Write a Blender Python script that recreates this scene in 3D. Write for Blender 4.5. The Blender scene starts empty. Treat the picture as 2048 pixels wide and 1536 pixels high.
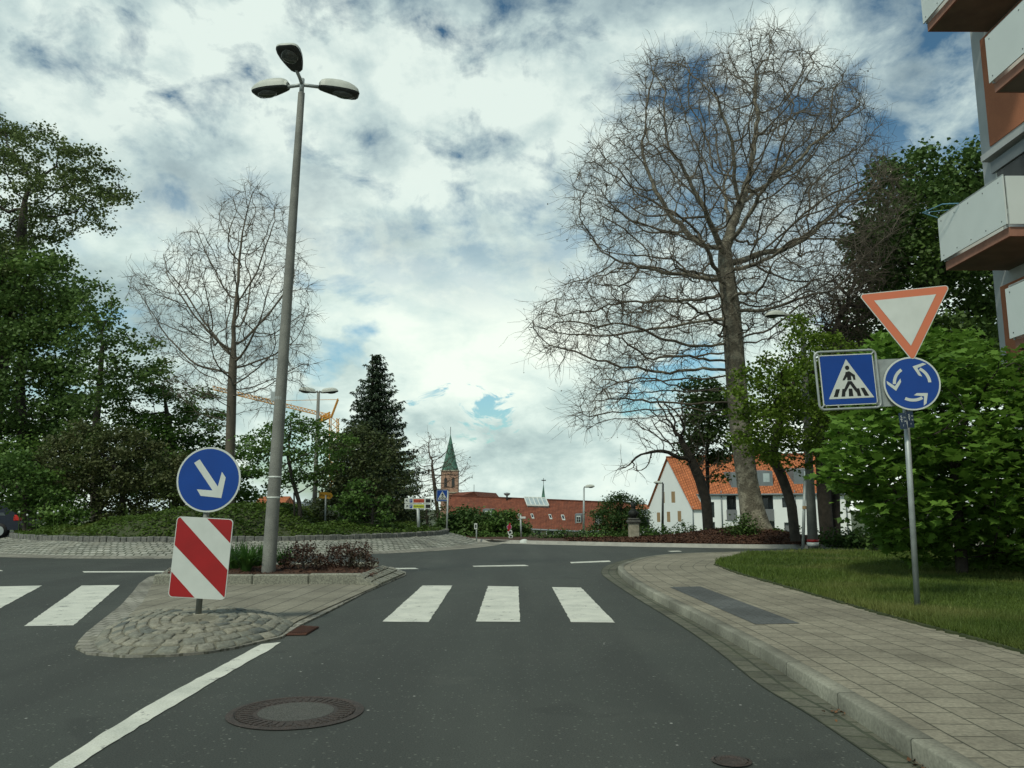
import bpy, math, random
import numpy as np
from mathutils import Vector, Matrix
from mathutils.geometry import tessellate_polygon
random.seed(7); RS = np.random.RandomState(11)
SC = bpy.context.scene; COL = SC.collection
R = math.radians
# ------------------------------------------------------------------ camera
F = 1600.0; CAMH = 1.25
PITCH = math.atan(247/F); YAW = -math.atan(6/F)
cam = bpy.data.cameras.new('camera'); camo = bpy.data.objects.new('camera', cam); COL.objects.link(camo)
camo.location = (0, 0, CAMH); camo.rotation_euler = (math.pi/2+PITCH, 0, YAW)
cam.sensor_width = 36; cam.lens = 36*F/2048; cam.clip_end = 4000; cam.clip_start = .05
SC.camera = camo
CR = np.array(camo.rotation_euler.to_matrix())
O = np.array([0, 0, CAMH])
def rays(px, py):
    px = np.asarray(px, float); py = np.asarray(py, float)
    d = np.stack([(px-1024)/F, -(py-768)/F, -np.ones_like(px)], -1)
    return d @ CR.T
def P(px, py, Y):            # pixel -> point on the plane y = Y
    d = rays(px, py); return O + d*(np.asarray(Y)/d[..., 1])[..., None]
def G(px, py, z=0.0):        # pixel -> point at height z
    d = rays(px, py); return O + d*((z-CAMH)/d[..., 2])[..., None]
def PX(px, py, x):           # pixel -> point on the plane x = const
    d = rays(px, py); return O + d*(x/d[..., 0])[..., None]
def Gl(pts, z=0.0): return [tuple(G(a, b, z)) for a, b in pts]
# ------------------------------------------------------------------ objects
def tag(o, label=None, cat=None, group=None, kind=None):
    if label: o['label'] = label
    if cat: o['category'] = cat
    if group: o['group'] = group
    if kind: o['kind'] = kind
    return o
WL = {}
def empty(name, loc, label=None, cat=None, group=None):
    o = bpy.data.objects.new(name, None); COL.objects.link(o); o.location = loc; o.empty_display_size = .2
    WL[o.name] = np.array(loc, float)
    return tag(o, label, cat, group)
def worldloc(o): return WL.get(o.name, np.zeros(3)) if o else np.zeros(3)
def link(name, me, mats, parent=None, smooth=False, loc=None):
    """mesh is in world coordinates; it is moved into the frame of its thing"""
    o = bpy.data.objects.new(name, me); COL.objects.link(o)
    if not isinstance(mats, (list, tuple)): mats = [mats]
    for m in mats: me.materials.append(m)
    if smooth: me.polygons.foreach_set('use_smooth', np.ones(len(me.polygons), bool))
    base = worldloc(parent) if parent else (np.array(loc, float) if loc is not None else np.zeros(3))
    if np.any(base != 0):
        me.transform(Matrix.Translation(Vector(-base)))
    if parent:
        o.parent = parent
    else: o.location = base
    WL[o.name] = base
    me.update(); return o
def polys(V, faces):                                   # python lists -> mesh
    me = bpy.data.meshes.new('m'); me.from_pydata([tuple(map(float, v)) for v in V], [], faces); me.validate(); return me
def kmesh(V, K):                                       # V: N*K x 3, each K verts one face
    V = np.ascontiguousarray(V, dtype=np.float32).reshape(-1, 3); n = len(V); nf = n//K
    me = bpy.data.meshes.new('m'); me.vertices.add(n); me.vertices.foreach_set('co', V.ravel())
    me.loops.add(n); me.loops.foreach_set('vertex_index', np.arange(n, dtype=np.int32))
    me.polygons.add(nf); me.polygons.foreach_set('loop_start', np.arange(0, n, K, dtype=np.int32))
    me.update(calc_edges=True); return me
def qmesh(V, Q):                                       # V verts, Q quads index
    V = np.ascontiguousarray(V, dtype=np.float32).reshape(-1, 3); Q = np.ascontiguousarray(Q, dtype=np.int32)
    k = Q.shape[1]
    me = bpy.data.meshes.new('m'); me.vertices.add(len(V)); me.vertices.foreach_set('co', V.ravel())
    me.loops.add(Q.size); me.loops.foreach_set('vertex_index', Q.ravel())
    me.polygons.add(len(Q)); me.polygons.foreach_set('loop_start', np.arange(0, Q.size, k, dtype=np.int32))
    me.update(calc_edges=True); return me
def kmix(parts):
    """parts: (verts, faces N x k, material index) -> one mesh"""
    V = []; L = []; S = []; M = []; o = 0; ls = 0
    for v, q, mi in parts:
        if len(v) == 0: continue
        v = np.asarray(v, np.float32).reshape(-1, 3); q = np.asarray(q)
        V.append(v); L.append((q+o).ravel()); S.append(ls+np.arange(len(q))*q.shape[1]); M.append(np.full(len(q), mi)); o += len(v); ls += q.size
    V = np.vstack(V); L = np.concatenate(L).astype(np.int32); S = np.concatenate(S).astype(np.int32); M = np.concatenate(M).astype(np.int32)
    me = bpy.data.meshes.new('m'); me.vertices.add(len(V)); me.vertices.foreach_set('co', V.ravel()); me.loops.add(len(L)); me.loops.foreach_set('vertex_index', L)
    me.polygons.add(len(S)); me.polygons.foreach_set('loop_start', S); me.polygons.foreach_set('material_index', M); me.update(calc_edges=True); return me
class MB:
    def __init__(s): s.v = []; s.f = []; s.uv = None
    def add(s, v, f):
        n = len(s.v); s.v += [tuple(map(float, a)) for a in v]; s.f += [tuple(i+n for i in q) for q in f]; return s
    def box(s, a, b, M=None):
        x0, y0, z0 = a; x1, y1, z1 = b
        v = [(x0,y0,z0),(x1,y0,z0),(x1,y1,z0),(x0,y1,z0),(x0,y0,z1),(x1,y0,z1),(x1,y1,z1),(x0,y1,z1)]
        if M is not None: v = [tuple(M @ Vector(p)) for p in v]
        return s.add(v, [(0,3,2,1),(4,5,6,7),(0,1,5,4),(1,2,6,5),(2,3,7,6),(3,0,4,7)])
    def bevbox(s, a, b, e, M=None):
        """box with chamfered edges"""
        x0, y0, z0 = a; x1, y1, z1 = b; v = []; ix = {}
        for i, X in enumerate((x0, x1)):
            for j, Y in enumerate((y0, y1)):
                for k, Z in enumerate((z0, z1)):
                    sx = e if i == 0 else -e; sy = e if j == 0 else -e; sz = e if k == 0 else -e
                    ix[i,j,k] = len(v); v += [(X, Y+sy, Z+sz), (X+sx, Y, Z+sz), (X+sx, Y+sy, Z)]
        f = []
        I = lambda i,j,k,a: ix[i,j,k]+a
        f += [(I(0,0,0,0),I(0,0,1,0),I(0,1,1,0),I(0,1,0,0)),(I(1,0,0,0),I(1,1,0,0),I(1,1,1,0),I(1,0,1,0)),
              (I(0,0,0,1),I(1,0,0,1),I(1,0,1,1),I(0,0,1,1)),(I(0,1,0,1),I(0,1,1,1),I(1,1,1,1),I(1,1,0,1)),
              (I(0,0,0,2),I(0,1,0,2),I(1,1,0,2),I(1,0,0,2)),(I(0,0,1,2),I(1,0,1,2),I(1,1,1,2),I(0,1,1,2))]
        for k in (0,1):
            for j in (0,1): f.append((I(0,j,k,1),I(1,j,k,1),I(1,j,k,2),I(0,j,k,2)))
            for i in (0,1): f.append((I(i,0,k,0),I(i,1,k,0),I(i,1,k,2),I(i,0,k,2)))
        for i in (0,1):
            for j in (0,1): f.append((I(i,j,0,0),I(i,j,1,0),I(i,j,1,1),I(i,j,0,1)))
        for i in (0,1):
            for j in (0,1):
                for k in (0,1): f.append((I(i,j,k,0),I(i,j,k,1),I(i,j,k,2)))
        if M is not None: v = [tuple(M @ Vector(p)) for p in v]
        return s.add(v, f)
    def tube(s, pts, rad, n=10, cap=True):
        pts = [Vector(tuple(map(float, p))) for p in pts]
        if not hasattr(rad, '__len__'): rad = [rad]*len(pts)
        v = []; f = []; prev = None
        for i, p in enumerate(pts):
            d = (pts[min(i+1, len(pts)-1)]-pts[max(i-1, 0)]).normalized()
            if prev is None: u = d.orthogonal().normalized()
            else: u = (prev - d*prev.dot(d)).normalized()
            prev = u; w = d.cross(u)
            for k in range(n):
                a = 2*math.pi*k/n; v.append(p+(u*math.cos(a)+w*math.sin(a))*rad[i])
        for i in range(len(pts)-1):
            for k in range(n):
                a = i*n+k; b = i*n+(k+1) % n; f.append((a, b, b+n, a+n))
        if cap: f.append(tuple(range(n))[::-1]); f.append(tuple(range((len(pts)-1)*n, len(pts)*n)))
        return s.add(v, f)
    def prism(s, poly, n, t):
        """poly: 3d points (planar), extruded along n by t"""
        k = len(poly); n = np.array(n, float)*t
        a = [np.array(p, float) for p in poly]; b = [p+n for p in a]
        return s.add(a+b, [tuple(range(k))[::-1], tuple(range(k, 2*k))]+[(i, (i+1) % k, (i+1) % k+k, i+k) for i in range(k)])
    def build(s, name, mat, parent=None, smooth=False, bevel=0, loc=None, uv=None):
        me = polys(s.v, s.f)
        if uv is not None: set_uv(me, uv)
        o = link(name, me, mat, parent, smooth, loc)
        if bevel:
            b = o.modifiers.new('b', 'BEVEL'); b.width = bevel; b.segments = 2; b.limit_method = 'ANGLE'; b.angle_limit = R(40)
        return o
def set_uv(me, uvv):                                   # per-vertex uv list
    uvv = np.asarray(uvv, dtype=np.float32); l = me.uv_layers.new(name='UVMap')
    idx = np.empty(len(me.loops), dtype=np.int32); me.loops.foreach_get('vertex_index', idx)
    l.data.foreach_set('uv', uvv[idx].ravel())
# ------------------------------------------------------------------ materials
class NT:
    def __init__(s, tree): s.t = tree; s.n = tree.nodes; s.l = tree.links
    def a(s, typ, **kw):
        nd = s.n.new(typ)
        for k, v in kw.items():
            if k.startswith('_'): setattr(nd, k[1:], v)
            else:
                key = k.replace('__', ' ')
                sock = nd.inputs[int(key[1:])] if key[0] == 'i' and key[1:].isdigit() else nd.inputs[key]
                if isinstance(v, bpy.types.NodeSocket): s.l.new(v, sock)
                else:
                    if hasattr(sock.default_value, '__len__') and hasattr(v, '__len__') and len(v) == 3 and len(sock.default_value) == 4: v = (*v, 1)
                    sock.default_value = v
        return nd
    def math(s, op, a, b=0.0, c=None, clamp=False):
        nd = s.n.new('ShaderNodeMath'); nd.operation = op; nd.use_clamp = clamp
        for i, v in enumerate((a, b, c)):
            if v is None: continue
            if isinstance(v, bpy.types.NodeSocket): s.l.new(v, nd.inputs[i])
            else: nd.inputs[i].default_value = v
        return nd.outputs[0]
    def mix(s, fac, a, b, typ='MIX'):
        nd = s.n.new('ShaderNodeMix'); nd.data_type = 'RGBA'; nd.blend_type = typ
        for sock, v in ((nd.inputs[0], fac), (nd.inputs[6], a), (nd.inputs[7], b)):
            if isinstance(v, bpy.types.NodeSocket): s.l.new(v, sock)
            elif hasattr(v, '__len__'): sock.default_value = (*v[:3], 1)
            else: sock.default_value = v
        return nd.outputs[2]
    def ramp(s, fac, stops, interp='LINEAR'):
        nd = s.n.new('ShaderNodeValToRGB'); e = nd.color_ramp.elements; nd.color_ramp.interpolation = interp
        while len(e) < len(stops): e.new(.5)
        for el, (p, c) in zip(e, stops):
            el.position = p; el.color = (*c[:3], 1) if hasattr(c, '__len__') else (c, c, c, 1)
        s.l.new(fac, nd.inputs[0]); return nd.outputs[0]
    def noise(s, vec, scale, detail=4, rough=.55, dist=0):
        nd = s.a('ShaderNodeTexNoise', Scale=scale, Detail=detail, Roughness=rough, Distortion=dist)
        if vec is not None: s.l.new(vec, nd.inputs['Vector'])
        return nd.outputs[0]
def newmat(name):
    m = bpy.data.materials.new(name); m.use_nodes = True; t = m.node_tree
    for n in list(t.nodes): t.nodes.remove(n)
    nt = NT(t); out = nt.a('ShaderNodeOutputMaterial'); b = nt.a('ShaderNodeBsdfPrincipled'); t.links.new(b.outputs[0], out.inputs[0])
    return m, nt, b, out
def bumpn(nt, b, h, strength=.5, dist=.02):
    bp = nt.a('ShaderNodeBump', Strength=strength, Distance=dist, Height=h); nt.l.new(bp.outputs[0], b.inputs['Normal'])
def M_(name, c, c2=None, scale=4, rough=.8, metal=0, bump=0, bscale=60, bdist=.01, detail=5, spec=.4, lo=.35, hi=.65, fine=0, fscale=150):
    m, nt, b, _ = newmat(name)
    co = nt.a('ShaderNodeTexCoord').outputs['Object']
    b.inputs['Roughness'].default_value = rough; b.inputs['Metallic'].default_value = metal; b.inputs['Specular IOR Level'].default_value = spec
    if c2 is None: c2 = tuple(x*.85 for x in c)
    n = nt.noise(co, scale, detail)
    col = nt.mix(nt.ramp(n, [(lo, 0), (hi, 1)]), c, c2)
    if fine:
        n3 = nt.noise(co, fscale, 2); col = nt.mix(fine, col, nt.ramp(n3, [(.3, .0), (.7, 1.)]), 'OVERLAY')
    nt.l.new(col, b.inputs['Base Color'])
    if bump: bumpn(nt, b, nt.noise(co, bscale, 5), bump, bdist)
    return m
def leafmat(name, c1, c2, c3=None, scale=.6, trans=.35, rough=.55):
    """c1 dark, c2 light leaf colours mixed per leaf, c3 colour of whole clumps (young growth)"""
    m, nt, b, out = newmat(name)
    geo = nt.a('ShaderNodeNewGeometry'); co = nt.a('ShaderNodeTexCoord').outputs['Object']
    rnd = geo.outputs['Random Per Island']
    n = nt.noise(co, scale, 3)
    f = nt.math('ADD', nt.math('MULTIPLY', rnd, .55), nt.math('MULTIPLY', nt.ramp(n, [(.35, 0), (.65, 1)]), .45))
    col = nt.mix(f, c1, c2)
    if c3: col = nt.mix(nt.ramp(nt.noise(co, scale*.7, 2), [(.52, 0), (.68, .8)]), col, c3)
    nt.l.new(col, b.inputs['Base Color']); b.inputs['Roughness'].default_value = rough; b.inputs['Specular IOR Level'].default_value = .25
    tr = nt.a('ShaderNodeBsdfTranslucent'); nt.l.new(nt.mix(.5, col, (.25, .35, .03), 'SCREEN') if False else col, tr.inputs[0])
    mx = nt.a('ShaderNodeMixShader', Fac=trans); nt.l.new(b.outputs[0], mx.inputs[1]); nt.l.new(tr.outputs[0], mx.inputs[2]); nt.l.new(mx.outputs[0], out.inputs[0])
    return m
def brickmat(name, c1, c2, mortar, bw, bh, ms=.008, noise_c=None, rough=.85, bump=.6, offset=.5, distort=0.0, var=.25, coord='UV', squash=1, bdist=.01, rot=0, bias=0, spec=.3):
    m, nt, b, _ = newmat(name)
    tc = nt.a('ShaderNodeTexCoord'); v = tc.outputs[coord]; ob = tc.outputs['Object']
    if rot:
        mp = nt.a('ShaderNodeMapping'); nt.l.new(v, mp.inputs[0]); mp.inputs['Rotation'].default_value = (0, 0, rot); v = mp.outputs[0]
    v0 = v
    if distort:
        nz = nt.a('ShaderNodeTexNoise', Scale=3.0/ max(bw, .01)*.25, Detail=3); nt.l.new(v0, nz.inputs['Vector'])
        sub = nt.a('ShaderNodeVectorMath', _operation='SUBTRACT'); nt.l.new(nz.outputs['Color'], sub.inputs[0]); sub.inputs[1].default_value = (.5, .5, .5)
        sc = nt.a('ShaderNodeVectorMath', _operation='SCALE'); nt.l.new(sub.outputs[0], sc.inputs[0]); sc.inputs['Scale'].default_value = distort
        ad = nt.a('ShaderNodeVectorMath', _operation='ADD'); nt.l.new(v0, ad.inputs[0]); nt.l.new(sc.outputs[0], ad.inputs[1]); v = ad.outputs[0]
    br = nt.a('ShaderNodeTexBrick', Color1=c1, Color2=c2, Mortar=mortar, Scale=1.0)
    br.inputs['Mortar Size'].default_value = ms; br.inputs['Mortar Smooth'].default_value = .3
    br.inputs['Brick Width'].default_value = bw; br.inputs['Row Height'].default_value = bh; br.inputs['Bias'].default_value = bias
    br.offset = offset; br.squash = squash; nt.l.new(v, br.inputs['Vector'])
    n = nt.noise(ob, 1.3, 5); n2 = nt.noise(ob, 45, 4)
    col = nt.mix(var, br.outputs[0], nt.ramp(n, [(.3, .1), (.7, .95)]), 'OVERLAY')
    col = nt.mix(.35, col, nt.ramp(n2, [(.25, .1), (.75, .9)]), 'OVERLAY')
    if noise_c: col = nt.mix(nt.ramp(nt.noise(ob, 2.2, 6, .65), [(.5, 0), (.72, .7)]), col, noise_c)
    nt.l.new(col, b.inputs['Base Color']); b.inputs['Roughness'].default_value = rough; b.inputs['Specular IOR Level'].default_value = spec
    h = nt.math('ADD', nt.math('MULTIPLY', br.outputs['Fac'], -1.0), nt.math('MULTIPLY', n2, .5))
    bumpn(nt, b, h, bump, bdist)
    return m
def asphalt():
    m, nt, b, _ = newmat('asphalt'); co = nt.a('ShaderNodeTexCoord').outputs['Object']
    base = nt.mix(nt.ramp(nt.noise(co, .35, 5), [(.35, 0), (.65, 1)]), (.050, .058, .050), (.064, .071, .061))
    base = nt.mix(nt.ramp(nt.noise(co, 1.1, 7, .7), [(.56, 0), (.66, .5)]), base, (.078, .084, .072))
    base = nt.mix(nt.ramp(nt.noise(co, .8, 3, .6, 1.2), [(.60, 0), (.66, .45)]), base, (.034, .038, .034))
    wear = nt.a('ShaderNodeMapping'); nt.l.new(co, wear.inputs[0]); wear.inputs['Scale'].default_value = (1.1, .12, 1)
    base = nt.mix(nt.ramp(nt.noise(wear.outputs[0], 1.0, 3), [(.42, 0), (.60, .75)]), base, (.043, .048, .042))
    fine = nt.noise(co, 110, 3, .7)
    base = nt.mix(.75, base, nt.ramp(fine, [(.25, .12), (.75, .88)]), 'OVERLAY')
    vo = nt.a('ShaderNodeTexVoronoi', Scale=42.0); nt.l.new(co, vo.inputs['Vector'])
    sel = nt.math('GREATER_THAN', nt.a('ShaderNodeSeparateColor', Color=vo.outputs['Color']).outputs[0], .88)
    sp = nt.math('MULTIPLY', sel, nt.ramp(vo.outputs['Distance'], [(.20, 1), (.42, 0)]))
    vo2 = nt.a('ShaderNodeTexVoronoi', Scale=16.0); nt.l.new(co, vo2.inputs['Vector'])
    sel2 = nt.math('GREATER_THAN', nt.a('ShaderNodeSeparateColor', Color=vo2.outputs['Color']).outputs[1], .972)
    sp2 = nt.math('MULTIPLY', sel2, nt.ramp(vo2.outputs['Distance'], [(.10, 1), (.18, 0)]))
    col = nt.mix(nt.math('MULTIPLY', sp, .38), base, (.26, .27, .23)); col = nt.mix(nt.math('MULTIPLY', sp2, .8), col, (.5, .5, .46))
    nt.l.new(col, b.inputs['Base Color']); b.inputs['Roughness'].default_value = .82; b.inputs['Specular IOR Level'].default_value = .35
    bumpn(nt, b, fine, .5, .006); return m
def paintmat(name='road_paint'):
    m, nt, b, out = newmat(name); co = nt.a('ShaderNodeTexCoord').outputs['Object']
    col = nt.mix(nt.ramp(nt.noise(co, 3, 5), [(.35, 0), (.7, 1)]), (.66, .67, .58), (.50, .52, .45))
    col = nt.mix(.35, col, nt.ramp(nt.noise(co, 120, 3), [(.3, .2), (.7, .8)]), 'OVERLAY')
    n = nt.noise(co, 5, 8, .75); wear = nt.ramp(n, [(.59, 0), (.64, .9)])
    col = nt.mix(wear, col, (.10, .105, .10))
    nt.l.new(col, b.inputs['Base Color']); b.inputs['Roughness'].default_value = .75; bumpn(nt, b, nt.noise(co, 90, 4), .4, .004)
    return m
# ------------------------------------------------------------------ sheets
def sheet(name, pts, z, mat, skirt=0.0, kind='structure', uvrot=None):
    pts = [(p[0], p[1]) for p in pts]; n = len(pts)
    v = [(x, y, z) for x, y in pts]; tri = tessellate_polygon([[Vector(p) for p in v]])
    f = [tuple(t) for t in tri]
    # make faces point up
    ff = []
    for a, b_, c in f:
        s = (v[b_][0]-v[a][0])*(v[c][1]-v[a][1])-(v[b_][1]-v[a][1])*(v[c][0]-v[a][0]); ff.append((a, b_, c) if s > 0 else (a, c, b_))
    if skirt:
        v += [(x, y, z-skirt) for x, y in pts]; ff += [(i, (i+1) % n, (i+1) % n+n, i+n) for i in range(n)]
    me = polys(v, ff); set_uv(me, [(a[0], a[1]) for a in v])
    o = link(name, me, mat)
    if kind: o['kind'] = kind
    return o
def resample(pts, step):
    pts = np.array(pts, float); d = np.r_[0, np.cumsum(np.linalg.norm(np.diff(pts, axis=0), axis=1))]
    n = max(2, int(d[-1]/step)+1); t = np.linspace(0, d[-1], n)
    return np.stack([np.interp(t, d, pts[:, k]) for k in range(pts.shape[1])], 1)
def smooth(pts, it=2):
    pts = np.array(pts, float)
    for _ in range(it):
        q = .75*pts[:-1]+.25*pts[1:]; r = .25*pts[:-1]+.75*pts[1:]
        m = np.empty((2*len(q), pts.shape[1])); m[0::2] = q; m[1::2] = r; pts = np.vstack([pts[:1], m, pts[-1:]])
    return pts
def inpoly(poly, x, y):
    poly = np.array(poly, float)[:, :2]; r = np.zeros(np.shape(x), bool); j = len(poly)-1
    for i in range(len(poly)):
        xi, yi = poly[i]; xj, yj = poly[j]
        c = ((yi > y) != (yj > y)) & (x < (xj-xi)*(y-yi)/(yj-yi+1e-12)+xi); r ^= c; j = i
    return r
def polydist(poly, x, y, closed=True):
    poly = np.array(poly, float)[:, :2]; best = np.full(np.shape(x), 1e9); sbest = np.zeros(np.shape(x)); s0 = 0.0
    for i in range(len(poly) if closed else len(poly)-1):
        a = poly[i]; b = poly[(i+1) % len(poly)]; ab = b-a; L = np.hypot(*ab)+1e-12
        t = np.clip(((x-a[0])*ab[0]+(y-a[1])*ab[1])/L**2, 0, 1); d = np.hypot(x-a[0]-t*ab[0], y-a[1]-t*ab[1])
        m = d < best; best = np.where(m, d, best); sbest = np.where(m, s0+t*L, sbest); s0 += L
    return best, sbest
def strip(name, A, B, mat, parent=None, kind='structure', thick=0.0, nseg=120, uvs=None, label=None):
    """ribbon between polylines A and B (3d); uv = (metres along, metres across)"""
    def rs(Q):
        Q = np.array(Q, float); d = np.r_[0, np.cumsum(np.linalg.norm(np.diff(Q, axis=0), axis=1))]; t = np.linspace(0, d[-1], nseg)
        return np.stack([np.interp(t, d, Q[:, k]) for k in range(3)], 1)
    a = rs(A); b = rs(B); mid = (a+b)/2; s = np.r_[0, np.cumsum(np.linalg.norm(np.diff(mid, axis=0), axis=1))]
    w = np.linalg.norm(a-b, axis=1); V = np.vstack([a, b]); n = nseg
    Q = np.array([(i, i+1, n+i+1, n+i) for i in range(n-1)])
    nrm = np.cross(a[1]-a[0], b[0]-a[0])
    if nrm[2] < 0: Q = Q[:, ::-1]
    me = qmesh(V, Q); set_uv(me, np.vstack([np.stack([s, 0*s], 1), np.stack([s, w], 1)]))
    o = link(name, me, mat, parent)
    if kind: o['kind'] = kind
    return o
# ------------------------------------------------------------------ vegetation
def unit(v): return v/np.maximum(np.linalg.norm(v, axis=-1, keepdims=True), 1e-9)
def vol(poly, Y0, hd, n, rs=None, surf=.6, depthscale=120.0):
    """points filling a rounded volume whose silhouette is the outline, at distance Y0"""
    rs = rs or RS; poly = np.array(poly, float); lo = poly.min(0); hi = poly.max(0); out = []; tot = 0
    while tot < n:
        x = rs.uniform(lo[0], hi[0], n*2); y = rs.uniform(lo[1], hi[1], n*2); k = inpoly(poly, x, y); x = x[k]; y = y[k]
        d, _ = polydist(poly, x, y); h = hd*np.sqrt(np.clip(d/depthscale, 0.01, 1)); u = rs.uniform(-1, 1, len(x)); u = np.sign(u)*np.abs(u)**surf
        out.append(P(x, y, Y0+u*h)); tot += len(x)
    return np.vstack(out)[:n]
def jag(poly, amp, seed, step=28):
    """uneven outline"""
    rs = np.random.RandomState(seed); q = resample(np.vstack([poly, poly[:1]]), step)[:-1]; n = np.roll(q, -1, 0)-np.roll(q, 1, 0); n = np.stack([n[:, 1], -n[:, 0]], 1); n /= np.linalg.norm(n, axis=1)[:, None]+1e-9
    a = rs.normal(0, 1, len(q)); a = .6*a+.4*np.roll(a, 1); return q+n*(a*amp)[:, None]
def colonize(attr, path, step, dk, iters, jit=.25, up=0.0, seed=0):
    rs = np.random.RandomState(seed); path = resample(path, step)
    pos = [p for p in path]; par = [-1]+list(range(len(path)-1)); N = np.array(pos)
    def near(A, B):
        d = ((A[:, None, :]-B[None])**2).sum(-1); j = d.argmin(1); return j, np.sqrt(d[np.arange(len(A)), j])
    ni, nd = near(attr, N); A = attr.copy()
    for it in range(iters):
        if len(A) == 0: break
        v = unit(A-N[ni]); acc = np.zeros_like(N); np.add.at(acc, ni, v); u = np.unique(ni)
        if it < 3: pass
        d = unit(unit(acc[u])+rs.normal(0, jit, (len(u), 3))+np.array([0, 0, up])); new = N[u]+d*step; ok = near(new, N)[1] > .45*step; bad = ~ok[np.searchsorted(u, ni)]
        if bad.any():
            kp = ~(bad & (rs.rand(len(A)) < .4)); A = A[kp]; ni = ni[kp]; nd = nd[kp]
        u = u[ok]; new = new[ok]
        if len(u) == 0: continue
        base = len(N); N = np.vstack([N, new]); par += list(u)
        m = len(A); jj = np.empty(m, int); dd = np.empty(m)
        for s in range(0, m, 2000):
            jj[s:s+2000], dd[s:s+2000] = near(A[s:s+2000], new)
        c = dd < nd; ni = np.where(c, jj+base, ni); nd = np.where(c, dd, nd)
        k = nd > dk; A = A[k]; ni = ni[k]; nd = nd[k]
    return N, np.array(par), len(path)
def radii(N, par, r0, R0, npath, rtop=None):
    nch = np.zeros(len(N), int)
    for i in range(len(N)):
        if par[i] >= 0: nch[par[i]] += 1
    tips = max(2, int((nch == 0).sum())); e = math.log(tips)/math.log(max(R0/r0, 1.5)); e = min(max(e, 1.6), 3.4)
    w = np.where(nch == 0, r0**e, 0.0)
    for i in range(len(N)-1, 0, -1): w[par[i]] += w[i]
    r = w**(1/e); r = r*(R0/r[0]) if r[0] > 0 else r
    r = np.maximum(r, r0)
    return r, nch
def tubes(p0, p1, r0, r1, n, d0=None):
    if len(p0) == 0: return np.zeros((0, 3)), np.zeros((0, 4), int)
    d = unit(p1-p0); d0 = d if d0 is None else d0; X = np.array([.83, .21, .52])
    def ring(c, dd, r):
        u = unit(np.cross(dd, X)); w = np.cross(dd, u); a = np.arange(n)*2*math.pi/n
        return c[:, None]+(u[:, None]*np.cos(a)[None, :, None]+w[:, None]*np.sin(a)[None, :, None])*r[:, None, None]
    V = np.concatenate([ring(p0, d0, r0), ring(p1, d, r1)], 1).reshape(-1, 3)
    b = np.arange(len(p0))[:, None]*2*n; k = np.arange(n); q = np.stack([k, (k+1) % n, (k+1) % n+n, k+n], 1)
    return V, (b[:, :, None]+q[None]).reshape(-1, 4)
def wood(N, par, r, sel, n=3):
    idx = np.where(sel & (par >= 0))[0]; pa = par[idx]
    dirs = np.zeros_like(N); dirs[1:] = unit(N[1:]-N[par[1:]]); dirs[0] = dirs[1] if len(N) > 1 else (0, 0, 1)
    big = np.zeros(len(N), int)-1
    order = np.argsort(r)
    for i in order:
        if par[i] >= 0: big[par[i]] = i
    main = big[pa] == idx
    d0 = np.where(main[:, None], dirs[pa], dirs[idx]); rs = np.where(main, r[pa], np.minimum(r[pa], r[idx]*1.25))
    return tubes(N[pa], N[idx], rs, r[idx], n, d0)
def merge(parts):
    V = []; Q = []; o = 0
    for v, q in parts:
        if len(v) == 0: continue
        V.append(v); Q.append(q+o); o += len(v)
    return np.vstack(V), np.vstack(Q)
def twigs(base, d, L, r, k=3, spread=.8, droop=0.0, seed=1):
    rs = np.random.RandomState(seed); dirn = unit(d+rs.normal(0, spread, base.shape)); p = base; parts = []
    l = L*rs.uniform(.6, 1.3, (len(base), 1))/k
    for i in range(k):
        dirn = unit(dirn+rs.normal(0, .16, base.shape)+np.array([0, 0, -droop])); q = p+dirn*l
        parts.append(tubes(p, q, np.full(len(p), r*(1-i*.25)), np.full(len(p), r*(1-(i+1)*.25)), 3)); p = q
    return merge(parts), p, dirn
LEAF = np.array([(0, 0), (.32, .35), (0, 1), (-.32, .35)])
LEAFL = np.array([(0, 0), (.5, .4), (0, 1), (-.5, .4)])
MAPLE = np.array([(0, 0), (.22, -.08), (.46, .02), (.36, .2), (.68, .42), (.38, .44), (.3, .62), (.12, .6), (0, 1.02), (-.12, .6), (-.3, .62), (-.38, .44), (-.68, .42), (-.36, .2), (-.46, .02), (-.22, -.08)])
def leaves(c, size, shape=LEAF, up=.5, seed=1, nrm=None, fold=.15, droop=0.0, cambias=0.0, raw=False):
    rs = np.random.RandomState(seed); n = len(c); K = len(shape)
    nn = rs.normal(0, 1, (n, 3)); nn = unit(nn); nn[:, 2] = np.abs(nn[:, 2])*.6+up; nn[:, 1] -= cambias
    if nrm is not None: nn += nrm
    nn = unit(nn); t = unit(np.cross(nn, unit(rs.normal(0, 1, (n, 3))))); t[:, 2] -= droop; t = unit(t-nn*(t*nn).sum(-1, keepdims=True)); b = np.cross(nn, t)
    s = size*rs.uniform(.7, 1.3, (n, 1, 1)); sh = shape[None]*s
    V = c[:, None]+t[:, None]*sh[..., 1:2]+b[:, None]*sh[..., 0:1]+nn[:, None]*(np.abs(shape[None, :, 0:1])*fold*s - shape[None, :, 1:2]**2*fold*s)
    V = V.reshape(-1, 3)
    return (V, np.arange(len(V)).reshape(-1, K)) if raw else kmesh(V, K)
BARK = {}
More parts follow.
